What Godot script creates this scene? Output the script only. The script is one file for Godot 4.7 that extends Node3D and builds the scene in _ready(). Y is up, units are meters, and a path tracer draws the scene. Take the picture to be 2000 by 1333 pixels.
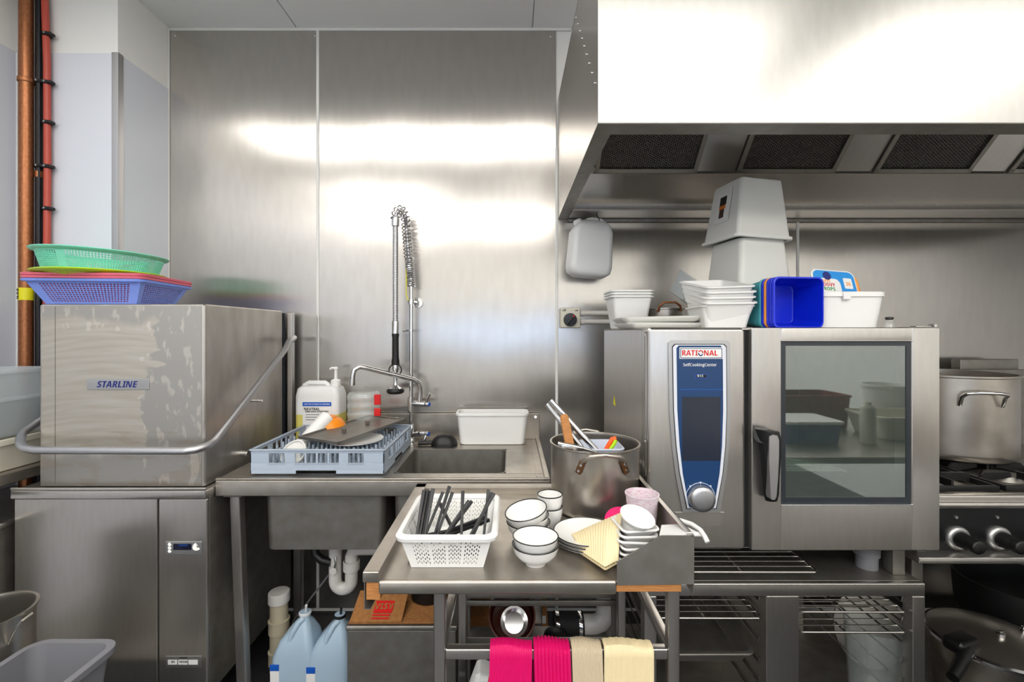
extends Node3D
# A commercial kitchen wash-up corner. Depths are metres in front of the camera (z = -depth); the camera stands at (0, 1.45, 0).
const F := 889.0
const CX := 998.0
const CY := 648.0
const EYE := 1.45
const WALL := 2.36
const CEIL := 3.02

class G:
	var v := PackedVector3Array()
	var uv := PackedVector2Array()
	var xf := Transform3D.IDENTITY
	var local := false
	func tri(a: Vector3, b: Vector3, c: Vector3, ua = null, ub = null, uc = null) -> void:
		a = xf * a; b = xf * b; c = xf * c
		if ua == null:
			var n := (b - a).cross(c - a).abs()
			if n.x >= n.y and n.x >= n.z:
				ua = Vector2(a.z, a.y); ub = Vector2(b.z, b.y); uc = Vector2(c.z, c.y)
			elif n.y >= n.z:
				ua = Vector2(a.x, a.z); ub = Vector2(b.x, b.z); uc = Vector2(c.x, c.z)
			else:
				ua = Vector2(a.x, a.y); ub = Vector2(b.x, b.y); uc = Vector2(c.x, c.y)
		v.append(a); v.append(c); v.append(b)
		uv.append(ua); uv.append(uc); uv.append(ub)
	func quad(a: Vector3, b: Vector3, c: Vector3, d: Vector3) -> void:
		tri(a, b, c); tri(a, c, d)
	func face(pts: Array, mid: Vector3) -> void:
		var n: Vector3 = (pts[1] - pts[0]).cross(pts[2] - pts[0])
		var m := Vector3.ZERO
		for p in pts: m += p
		m /= pts.size()
		if n.dot(m - mid) < 0.0: pts.reverse()
		for i in range(1, pts.size() - 1): tri(pts[0], pts[i], pts[i + 1])
	# a bevelled box; y0..y1 up, d0..d1 depth (z = -d)
	func bx(x0: float, x1: float, y0: float, y1: float, d0: float, d1: float, b := 0.0) -> void:
		var c := Vector3((x0 + x1) / 2, (y0 + y1) / 2, -(d0 + d1) / 2)
		var h := Vector3(absf(x1 - x0), absf(y1 - y0), absf(d1 - d0)) / 2
		b = minf(b, minf(h.x, minf(h.y, h.z)) * 0.9)
		var q := func(s: Vector3, axis: int) -> Vector3:
			var k := h - Vector3.ONE * b
			k[axis] = h[axis]
			return c + k * s
		for axis in 3:
			var o1 := (axis + 1) % 3
			var o2 := (axis + 2) % 3
			for s in [-1, 1]:
				var pts := []
				for k in [[-1, -1], [1, -1], [1, 1], [-1, 1]]:
					var sg := Vector3.ZERO
					sg[axis] = s; sg[o1] = k[0]; sg[o2] = k[1]
					pts.append(q.call(sg, axis))
				face(pts, c)
			if b <= 0.0: continue
			for s1 in [-1, 1]:
				for s2 in [-1, 1]:
					var pts := []
					for e in [[-1, o1], [1, o1], [1, o2], [-1, o2]]:
						var sg := Vector3.ZERO
						sg[axis] = e[0]; sg[o1] = s1; sg[o2] = s2
						pts.append(q.call(sg, e[1]))
					face(pts, c)
		if b > 0.0:
			for sx in [-1, 1]:
				for sy in [-1, 1]:
					for sz in [-1, 1]:
						var sg := Vector3(sx, sy, sz)
						face([q.call(sg, 0), q.call(sg, 1), q.call(sg, 2)], c)
	func loft(secs: Array, cap0 := true, cap1 := true) -> void:
		var n: int = secs[0].size()
		var run := 0.0
		for i in range(secs.size() - 1):
			var a: PackedVector3Array = secs[i]
			var b: PackedVector3Array = secs[i + 1]
			var step := a[0].distance_to(b[0])
			var u := 0.0
			for k in n:
				var k2 := (k + 1) % n
				var du := maxf(a[k].distance_to(a[k2]), 1e-5)
				var p := [Vector2(u, run), Vector2(u + du, run), Vector2(u + du, run + step), Vector2(u, run + step)]
				tri(a[k], a[k2], b[k2], p[0], p[1], p[2])
				tri(a[k], b[k2], b[k], p[0], p[2], p[3])
				u += du
			run += maxf(step, 1e-4)
		for e in 2:
			if (e == 0 and not cap0) or (e == 1 and not cap1): continue
			var s: PackedVector3Array = secs[0 if e == 0 else secs.size() - 1]
			var m := Vector3.ZERO
			for p in s: m += p
			m /= n
			for k in n:
				if e == 0: tri(m, s[(k + 1) % n], s[k])
				else: tri(m, s[k], s[(k + 1) % n])
	# loop in the xz plane, anticlockwise seen from above
	func rr(hx: float, hz: float, rc: float, y: float, n := 4, cx := 0.0, cz := 0.0) -> PackedVector3Array:
		rc = minf(rc, minf(hx, hz) * 0.999)
		var o := PackedVector3Array()
		for k in [[1, 1, 0.0], [-1, 1, PI / 2], [-1, -1, PI], [1, -1, PI * 1.5]]:
			for i in n + 1:
				var a: float = k[2] + PI / 2 * i / n
				o.append(Vector3(cx + k[0] * (hx - rc) + cos(a) * rc, y, cz + k[1] * (hz - rc) + sin(a) * rc))
		o.reverse()
		return o
	func stack(rows: Array, n := 4, cap0 := true, cap1 := true) -> void:
		# rows of [y, hx, hz, corner radius, (centre x, centre z)]
		var s := []
		for r in rows: s.append(rr(r[1], r[2], r[3], r[0], n, r[4] if r.size() > 4 else 0.0, r[5] if r.size() > 5 else 0.0))
		loft(s, cap0, cap1)
	func tub(bx_: float, bz: float, tx: float, tz: float, h: float, rc: float, th: float, rw: float, rh: float, n := 4) -> void:
		stack([[0.0, bx_ - 0.004, bz - 0.004, rc], [0.004, bx_, bz, rc], [h - rh, tx, tz, rc], [h - rh, tx + rw, tz + rw, rc + rw], [h - 0.0015, tx + rw, tz + rw, rc + rw], [h, tx + rw - 0.0015, tz + rw - 0.0015, rc + rw],
			[h, tx - th, tz - th, rc], [th + 0.004, bx_ - th, bz - th, rc], [th, bx_ - th - 0.004, bz - th - 0.004, rc]], n)
	func lathe(prof: Array, n := 24, o := Vector3.ZERO, cap0 := false, cap1 := false) -> void:
		var s := []
		for p in prof:
			var l := PackedVector3Array()
			for i in n:
				var a := -TAU * i / n
				l.append(o + Vector3(cos(a) * p.x, p.y, sin(a) * p.x))
			s.append(l)
		loft(s, cap0, cap1)
	func tube(pts: Array, r: float, n := 10, closed := false, r2 := -1.0) -> void:
		var m := pts.size()
		var secs := []
		var up := Vector3.ZERO
		for i in m:
			var a: Vector3 = pts[(i - 1 + m) % m] if closed else pts[maxi(i - 1, 0)]
			var b: Vector3 = pts[(i + 1) % m] if closed else pts[mini(i + 1, m - 1)]
			var t := (b - a).normalized()
			if up == Vector3.ZERO: up = t.cross(Vector3(0.31, 0.9, 0.27)).normalized()
			up = (up - t * up.dot(t)).normalized()
			var sd := t.cross(up)
			var rad := r if r2 < 0.0 else lerpf(r, r2, float(i) / (m - 1))
			var l := PackedVector3Array()
			for k in n:
				var g := TAU * k / n
				l.append(pts[i] + (up * cos(g) + sd * sin(g)) * rad)
			secs.append(l)
		if closed: secs.append(secs[0])
		loft(secs, not closed, not closed)
	func cyl(a: Vector3, b: Vector3, r: float, n := 14, r2 := -1.0) -> void:
		tube([a, b], r, n, false, r2)
	# extrude a polygon given as x, y from depth d0 (front) to d1
	func prism(poly: PackedVector2Array, d0: float, d1: float) -> void:
		if Geometry2D.is_polygon_clockwise(poly): poly.reverse()
		var ix := Geometry2D.triangulate_polygon(poly)
		for i in range(0, ix.size(), 3):
			var a := poly[ix[i]]; var b := poly[ix[i + 1]]; var c := poly[ix[i + 2]]
			if (b - a).cross(c - a) < 0.0:
				var t := b; b = c; c = t
			tri(Vector3(a.x, a.y, -d0), Vector3(b.x, b.y, -d0), Vector3(c.x, c.y, -d0))
			tri(Vector3(a.x, a.y, -d1), Vector3(c.x, c.y, -d1), Vector3(b.x, b.y, -d1))
		for i in poly.size():
			var a := poly[i]; var b := poly[(i + 1) % poly.size()]
			quad(Vector3(b.x, b.y, -d0), Vector3(a.x, a.y, -d0), Vector3(a.x, a.y, -d1), Vector3(b.x, b.y, -d1))
	# a sheet between four corners with nu x nv holes through its thickness
	func perf(p00: Vector3, p10: Vector3, p11: Vector3, p01: Vector3, nu: int, nv: int, hu: float, hv: float, th: float, stagger := false) -> void:
		var nrm := (p10 - p00).cross(p01 - p00).normalized() * th
		var at := func(u: float, w: float) -> Vector3: return p00.lerp(p10, u).lerp(p01.lerp(p11, u), w)
		for i in nu:
			for j in nv:
				var sh := 0.22 * (1 if i % 2 else -1) / nv if stagger else 0.0
				var u0 := float(i) / nu; var u1 := float(i + 1) / nu
				var v0 := float(j) / nv; var v1 := float(j + 1) / nv
				var a0 := lerpf(u0, u1, 0.5 - hu / 2); var a1 := lerpf(u0, u1, 0.5 + hu / 2)
				var b0 := lerpf(v0, v1, 0.5 - hv / 2) + sh; var b1 := lerpf(v0, v1, 0.5 + hv / 2) + sh
				b0 = clampf(b0, v0 + 0.02 / nv, v1); b1 = clampf(b1, v0, v1 - 0.02 / nv)
				var o := [at.call(u0, v0), at.call(u1, v0), at.call(u1, v1), at.call(u0, v1)]
				var h := [at.call(a0, b0), at.call(a1, b0), at.call(a1, b1), at.call(a0, b1)]
				for k in 4:
					var k2 := (k + 1) % 4
					quad(o[k], o[k2], h[k2], h[k])
					quad(o[k2] - nrm, o[k] - nrm, h[k] - nrm, h[k2] - nrm)
					quad(h[k], h[k2], h[k2] - nrm, h[k] - nrm)
	# a cloth: f(u, w) gives its upper side; the lower one lies th below along the normal
	func sheet(f: Callable, nu: int, nv: int, th: float) -> void:
		var up := []; var dn := []
		for j in nv + 1:
			var ru := PackedVector3Array(); var rd := PackedVector3Array()
			for i in nu + 1:
				var u := float(i) / nu; var w := float(j) / nv
				var p: Vector3 = f.call(u, w)
				var e := 0.004
				var n: Vector3 = ((f.call(minf(u + e, 1.0), w) as Vector3) - (f.call(maxf(u - e, 0.0), w) as Vector3)).cross((f.call(u, minf(w + e, 1.0)) as Vector3) - (f.call(u, maxf(w - e, 0.0)) as Vector3)).normalized()
				ru.append(p); rd.append(p - n * th)
			up.append(ru); dn.append(rd)
		for j in nv:
			for i in nu:
				quad(up[j][i], up[j][i + 1], up[j + 1][i + 1], up[j + 1][i])
				quad(dn[j][i + 1], dn[j][i], dn[j + 1][i], dn[j + 1][i + 1])
		for i in nu:
			quad(dn[0][i], dn[0][i + 1], up[0][i + 1], up[0][i]); quad(up[nv][i], up[nv][i + 1], dn[nv][i + 1], dn[nv][i])
		for j in nv:
			quad(up[j][0], up[j + 1][0], dn[j + 1][0], dn[j][0]); quad(dn[j][nu], dn[j + 1][nu], up[j + 1][nu], up[j][nu])
	func mesh(off: Vector3, limit := 0.64) -> ArrayMesh:
		var n := v.size()
		var fn := PackedVector3Array(); fn.resize(n / 3)
		var near := {}
		for t in n / 3:
			fn[t] = (v[t * 3 + 2] - v[t * 3]).cross(v[t * 3 + 1] - v[t * 3])
		if limit < 1.0:
			for i in n:
				var key := Vector3i((v[i] * 20000.0).round())
				if near.has(key): near[key].append(i / 3)
				else: near[key] = [i / 3]
		var nr := PackedVector3Array(); nr.resize(n)
		var unit := PackedVector3Array(); unit.resize(n / 3)
		for t in n / 3: unit[t] = fn[t].normalized()
		for i in n:
			var t := i / 3
			if limit >= 1.0:
				nr[i] = unit[t]
				continue
			var sum := Vector3.ZERO
			for k in near[Vector3i((v[i] * 20000.0).round())]:
				if unit[k].dot(unit[t]) > limit: sum += fn[k]
			nr[i] = sum.normalized() if sum.length_squared() > 1e-24 else unit[t]
		var pos := v
		if off != Vector3.ZERO:
			pos = v.duplicate()
			for i in n: pos[i] -= off
		var arr := []; arr.resize(Mesh.ARRAY_MAX)
		arr[Mesh.ARRAY_VERTEX] = pos; arr[Mesh.ARRAY_NORMAL] = nr; arr[Mesh.ARRAY_TEX_UV] = uv
		var m := ArrayMesh.new()
		m.add_surface_from_arrays(Mesh.PRIMITIVE_TRIANGLES, arr)
		return m

var used := {}
var M := {}
var rng := RandomNumberGenerator.new()

func X(px: float, d: float) -> float: return (px - CX) / F * d
func Y(py: float, d: float) -> float: return EYE - (py - CY) / F * d
func W(px: float, py: float, d: float) -> Vector3: return Vector3(X(px, d), Y(py, d), -d)

func numbered(called: String) -> String:
	var k: int = used.get(called, 0)
	used[called] = k + 1
	return called if k == 0 else "%s_%03d" % [called, k]

func thing(called: String, label: String, category: String, at := Vector3.ZERO, group := "") -> Node3D:
	var o := Node3D.new()
	o.name = numbered(called)
	add_child(o)
	o.position = at
	o.set_meta("label", label); o.set_meta("category", category)
	if group: o.set_meta("group", group)
	return o

func struct(called: String) -> Node3D:
	var o := Node3D.new()
	o.name = called
	add_child(o)
	o.set_meta("kind", "structure")
	return o

func origin_of(n: Node) -> Vector3:
	var s := Vector3.ZERO
	while n != self and n is Node3D:
		s += n.position
		n = n.get_parent()
	return s

func put(called: String, g: G, m: Material, parent: Node, label := "", limit := 0.64) -> MeshInstance3D:
	var o := MeshInstance3D.new()
	o.name = called
	o.mesh = g.mesh(Vector3.ZERO if g.local else origin_of(parent), limit)
	o.material_override = m
	parent.add_child(o, true)
	if label: o.set_meta("label", label)
	return o

func box(called: String, x0: float, x1: float, y0: float, y1: float, d0: float, d1: float, m: Material, parent: Node, b := 0.002, label := "") -> MeshInstance3D:
	var g := G.new()
	g.bx(x0, x1, y0, y1, d0, d1, b)
	return put(called, g, m, parent, label)

func copy(o: Node3D, label: String, at: Vector3) -> Node3D:
	var c: Node3D = o.duplicate()
	c.name = numbered(String(o.name).rstrip("0123456789_") if String(o.name).right(3).is_valid_int() else String(o.name))
	add_child(c)
	c.position = at
	c.set_meta("label", label)
	return c

func text(words: String, at: Vector3, size: float, m: Material, parent: Node, bold := true, skew := 0.0, turn := Basis.IDENTITY) -> MeshInstance3D:
	var t := TextMesh.new()
	var f := SystemFont.new()
	f.font_names = PackedStringArray(["Droid Sans"])
	f.font_weight = 700 if bold else 400
	t.font = f; t.text = words; t.font_size = 48; t.pixel_size = size / 48.0; t.depth = 0.0008; t.curve_step = 4.0
	var o := MeshInstance3D.new()
	o.name = "lettering"; o.mesh = t; o.material_override = m
	parent.add_child(o, true)
	o.transform = Transform3D(turn * Basis(Vector3(1, 0, 0), Vector3(skew, 1, 0), Vector3(0, 0, 1)), at - origin_of(parent))
	return o

func noise_tex(seed_: int, freq: float, c0: Color, c1: Color, octaves := 4, mid := -1.0) -> NoiseTexture2D:
	var n := FastNoiseLite.new()
	n.seed = seed_; n.frequency = freq; n.fractal_octaves = octaves
	var t := NoiseTexture2D.new()
	t.width = 512; t.height = 512; t.seamless = true; t.noise = n
	var r := Gradient.new()
	r.set_color(0, c0); r.set_color(1, c1)
	if mid > 0.0:
		r.set_offset(0, mid - 0.12); r.set_offset(1, mid + 0.12)
	t.color_ramp = r
	return t

func mat(c: Color, rough := 0.6, metal := 0.0) -> StandardMaterial3D:
	var m := StandardMaterial3D.new()
	m.albedo_color = c; m.roughness = rough; m.metallic = metal
	return m

func tri(m: StandardMaterial3D, s: Vector3) -> StandardMaterial3D:
	m.uv1_triplanar = true; m.uv1_world_triplanar = true; m.uv1_scale = s
	return m

func glass(c: Color, a: float, rough := 0.04) -> StandardMaterial3D:
	var m := mat(Color(c, a), rough)
	m.transparency = BaseMaterial3D.TRANSPARENCY_ALPHA
	return m

func steel(c: Color, rough: float, aniso: float, tex: Texture2D, rtex: Texture2D, scale := Vector3(3, 0.5, 3)) -> StandardMaterial3D:
	var m := mat(c, rough, 0.94)
	m.anisotropy_enabled = aniso > 0.0; m.anisotropy = aniso
	m.albedo_texture = tex
	m.roughness_texture = rtex; m.roughness_texture_channel = BaseMaterial3D.TEXTURE_CHANNEL_RED
	return tri(m, scale)

# slow unevenness of thin sheet metal, as a smooth height map
func waviness() -> ImageTexture:
	var im := Image.create(96, 96, false, Image.FORMAT_RF)
	for j in 96:
		for i in 96:
			var u := TAU * i / 96.0
			var w := TAU * j / 96.0
			var h := sin(u + 2.0 * w + 0.4) + 0.7 * sin(-u + 3.0 * w + 1.9) + 0.5 * sin(2.0 * u + 5.0 * w + 4.0) + 0.6 * sin(4.0 * w + 0.8 + sin(u))
			im.set_pixel(i, j, Color(0.5 + h * 0.17, 0, 0))
	return ImageTexture.create_from_image(im)

func materials() -> void:
	var g8 := func(k: float) -> Color: return Color(k, k, k)
	var streak := noise_tex(11, 0.03, Color(0.965, 0.962, 0.958), Color(1, 1, 1))
	var rough := noise_tex(12, 0.02, g8.call(0.95), g8.call(1.0))
	var smear := noise_tex(13, 0.012, Color(0.88, 0.865, 0.845), Color(1, 1, 1), 5)
	var wave := waviness()
	M.wall_steel = steel(Color(0.78, 0.765, 0.745), 0.24, 0.75, streak, rough, Vector3(1.4, 0.35, 1.4))
	M.wall_steel.heightmap_enabled = true; M.wall_steel.heightmap_texture = wave; M.wall_steel.heightmap_scale = 0.22
	M.steel = steel(Color(0.80, 0.785, 0.765), 0.3, 0.6, streak, rough)
	M.hood_steel = steel(Color(0.80, 0.795, 0.775), 0.3, 0.0, streak, rough, Vector3(2, 0.6, 2))
	M.bench_steel = steel(Color(0.74, 0.72, 0.69), 0.38, 0.3, smear, rough, Vector3(1.6, 1.6, 1.6))
	M.dull_steel = steel(Color(0.62, 0.61, 0.59), 0.5, 0.0, smear, rough, Vector3(2, 2, 2))
	M.pot_steel = steel(Color(0.76, 0.74, 0.71), 0.3, 0.4, smear, rough, Vector3(1.5, 1.5, 1.5))
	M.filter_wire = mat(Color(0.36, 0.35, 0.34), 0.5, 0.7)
	M.scale_steel = steel(Color(0.80, 0.785, 0.765), 0.42, 0.5, noise_tex(15, 0.012, Color(0.85, 0.835, 0.815), Color(1, 1, 1), 6), rough, Vector3(1.3, 0.5, 1.3))
	M.chrome = mat(Color(0.86, 0.86, 0.86), 0.12, 1.0)
	M.wire = mat(Color(0.75, 0.74, 0.72), 0.25, 1.0)
	M.paint = tri(mat(Color(0.92, 0.92, 0.91), 0.7), Vector3.ONE)
	M.sheet = mat(Color(0.84, 0.855, 0.89), 0.3)
	M.ceiling = mat(Color(0.92, 0.92, 0.92), 0.6)
	M.floor = tri(mat(Color(0.2, 0.2, 0.21), 0.5), Vector3(2, 2, 2))
	M.floor.albedo_texture = noise_tex(16, 0.05, g8.call(0.6), g8.call(1.0))
	M.alu = mat(Color(0.75, 0.75, 0.76), 0.4, 1.0)
	M.seal = mat(Color(0.88, 0.88, 0.87), 0.5)
	M.copper = tri(mat(Color(0.70, 0.46, 0.31), 0.36, 0.75), Vector3(6, 3, 6))
	M.copper.albedo_texture = noise_tex(17, 0.03, Color(0.78, 0.75, 0.72), Color(1, 1, 1))
	M.black = mat(Color(0.045, 0.045, 0.05), 0.45)
	M.navy = mat(Color(0.09, 0.11, 0.15), 0.4)
	M.rubber = mat(Color(0.035, 0.035, 0.037), 0.75)
	M.red_pipe = mat(Color(0.72, 0.29, 0.23), 0.45)
	M.yellow = mat(Color(0.9, 0.87, 0.1), 0.5)
	M.ink = mat(Color(0.03, 0.03, 0.03), 0.6)
	M.white = mat(Color(0.90, 0.90, 0.89), 0.38)
	M.white2 = mat(Color(0.86, 0.86, 0.84), 0.45)
	M.china = mat(Color(0.90, 0.90, 0.89), 0.14)
	M.rim = mat(Color(0.05, 0.045, 0.045), 0.25)
	M.mint = mat(Color(0.5, 0.9, 0.78), 0.35)
	M.mint.backlight_enabled = true; M.mint.backlight = Color(0.6, 0.6, 0.6)
	M.lime = mat(Color(0.72, 0.85, 0.12), 0.35)
	M.pink = mat(Color(0.88, 0.42, 0.5), 0.35)
	M.blue_basket = mat(Color(0.5, 0.6, 0.92), 0.35)
	M.rack = mat(Color(0.66, 0.71, 0.77), 0.45)
	M.grey_tub = mat(Color(0.47, 0.47, 0.49), 0.45)
	M.blue = mat(Color(0.04, 0.16, 0.80), 0.28)
	M.teal = mat(Color(0.30, 0.66, 0.70), 0.32)
	M.orange = mat(Color(0.93, 0.60, 0.22), 0.35)
	M.card = tri(mat(Color(0.66, 0.45, 0.24), 0.85), Vector3(3, 3, 3))
	M.card.albedo_texture = noise_tex(18, 0.03, Color(0.8, 0.78, 0.76), Color(1, 1, 1))
	M.wood = tri(mat(Color(0.80, 0.56, 0.32), 0.6), Vector3(2, 30, 30))
	M.wood.albedo_texture = noise_tex(19, 0.02, Color(0.75, 0.7, 0.66), Color(1, 1, 1))
	M.magenta = mat(Color(0.86, 0.01, 0.40), 0.5)
	M.cream = mat(Color(0.90, 0.83, 0.66), 0.6)
	M.beige = mat(Color(0.82, 0.76, 0.65), 0.6)
	M.pvc = mat(Color(0.82, 0.81, 0.79), 0.4)
	M.pvc_old = mat(Color(0.74, 0.70, 0.60), 0.5)
	M.brown = mat(Color(0.30, 0.12, 0.07), 0.35)
	M.panel_blue = mat(Color(0.06, 0.22, 0.40), 0.3)
	M.screen = mat(Color(0.13, 0.16, 0.22), 0.18)
	M.display = mat(Color(0.05, 0.06, 0.16), 0.15)
	M.red = mat(Color(0.80, 0.08, 0.08), 0.4)
	M.label_blue = mat(Color(0.05, 0.33, 0.72), 0.45)
	M.print_blue = mat(Color(0.08, 0.14, 0.45), 0.5)
	M.silver = mat(Color(0.72, 0.72, 0.72), 0.35, 0.9)
	M.cast_iron = mat(Color(0.05, 0.05, 0.055), 0.55)
	M.enamel = mat(Color(0.04, 0.045, 0.055), 0.35)
	M.tint_glass = mat(Color(0.80, 0.88, 0.84, 0.05), 0.02)
	M.tint_glass.refraction_enabled = true; M.tint_glass.refraction_scale = 0.13
	M.clear = glass(Color(0.93, 0.96, 0.96), 0.24, 0.06)
	M.jug_glass = glass(Color(0.9, 0.96, 0.95), 0.06, 0.03)
	M.milky = mat(Color(0.92, 0.925, 0.925), 0.38)
	M.milky.backlight_enabled = true; M.milky.backlight = Color(0.5, 0.5, 0.5)
	M.bluish = mat(Color(0.66, 0.75, 0.82), 0.35)
	M.bluish.backlight_enabled = true; M.bluish.backlight = Color(0.4, 0.4, 0.4)
	M.deterg = mat(Color(0.84, 0.80, 0.42), 0.35)
	M.frost = mat(Color(0.78, 0.81, 0.82, 0.4), 0.35)
	M.frost.transparency = BaseMaterial3D.TRANSPARENCY_ALPHA
	M.ivory = mat(Color(0.82, 0.80, 0.74), 0.45)

func ceiling_lamp(x: float, d: float, sx: float, sz: float, energy: float, label: String) -> void:
	var t := thing("ceiling_light", label, "light", Vector3(x, CEIL - 0.03, -d), "flat panel lights on the ceiling")
	box("frame", x - sx / 2 - 0.02, x + sx / 2 + 0.02, CEIL - 0.03, CEIL - 0.001, d - sz / 2 - 0.02, d + sz / 2 + 0.02, M.white, t)
	var e := mat(Color(1, 1, 1), 0.5)
	e.emission_enabled = true; e.emission = Color(1.0, 0.985, 0.96); e.emission_energy_multiplier = 1.2
	box("diffuser", x - sx / 2, x + sx / 2, CEIL - 0.036, CEIL - 0.03, d - sz / 2, d + sz / 2, e, t, 0.0)
	var l := AreaLight3D.new()
	l.name = "panel_glow"
	l.area_size = Vector2(sx, sz); l.light_energy = energy; l.light_color = Color(1.0, 0.985, 0.96); l.shadow_enabled = true
	l.area_range = 12.0; l.area_attenuation = 2.0
	t.add_child(l)
	l.position = Vector3(0, -0.012, 0)
	l.rotation.x = -PI / 2

func _ready() -> void:
	rng.seed = 7
	materials()
	# camera: level, 16 mm wide lens, shifted a little downwards
	var cam := Camera3D.new()
	cam.name = "camera"
	cam.projection = Camera3D.PROJECTION_FRUSTUM
	cam.near = 0.05; cam.far = 50.0
	cam.size = 0.05 * 1333.0 / F
	cam.frustum_offset = Vector2(1000.0 - CX, -(666.5 - CY)) / F * 0.05
	cam.position = Vector3(0, EYE, 0)
	add_child(cam)
	cam.current = true
	var we := WorldEnvironment.new()
	we.name = "environment"
	var env := Environment.new()
	env.background_mode = Environment.BG_COLOR
	env.background_color = Color(0.80, 0.88, 1.0)
	env.background_energy_multiplier = 1.2
	env.tonemap_mode = Environment.TONE_MAPPER_LINEAR
	env.tonemap_exposure = 2.55
	env.sdfgi_enabled = true; env.ssao_enabled = true; env.ssil_enabled = true
	we.environment = env
	add_child(we)
	var lamps := [[-1.45, 1.02, 1.2, 0.5, 0.26, "ceiling light panel over the dishwasher side of the sink"], [-0.22, 1.02, 1.2, 0.5, 0.36, "ceiling light panel over the sink side of the prep table"],
		[-1.45, -0.3, 1.2, 0.5, 0.36, "ceiling light panel beside the clad wall in mid room"], [0.8, -0.2, 1.1, 1.0, 0.16, "ceiling light panel in front of the extraction hood"], [2.42, -0.2, 1.1, 1.0, 0.16, "ceiling light panel above the far end of the island bench"],
		[-1.45, -1.7, 1.2, 1.2, 0.8, "ceiling light panel at the rear beside the clad wall"], [0.2, -1.7, 1.2, 1.2, 0.8, "ceiling light panel at the rear in the middle of the room"], [1.9, -1.9, 1.2, 1.2, 0.8, "ceiling light panel at the rear beyond the island bench"]]
	for k in lamps: ceiling_lamp(k[0], k[1], k[2], k[3], 1.12 * k[4] * k[2] * k[3], k[5])
	room()
	hood()
	dishwasher()
	sink_bench()
	prep_table()
	oven()
	oven_stand()
	stove()
	opposite_bench()
	wall_pipes()
	colanders()
	left_corner()
	tap()
	bench_items()
	dish_rack()
	under_bench()
	table_items()
	under_table()
	oven_top()
	wall_items()
	stove_items()

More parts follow.
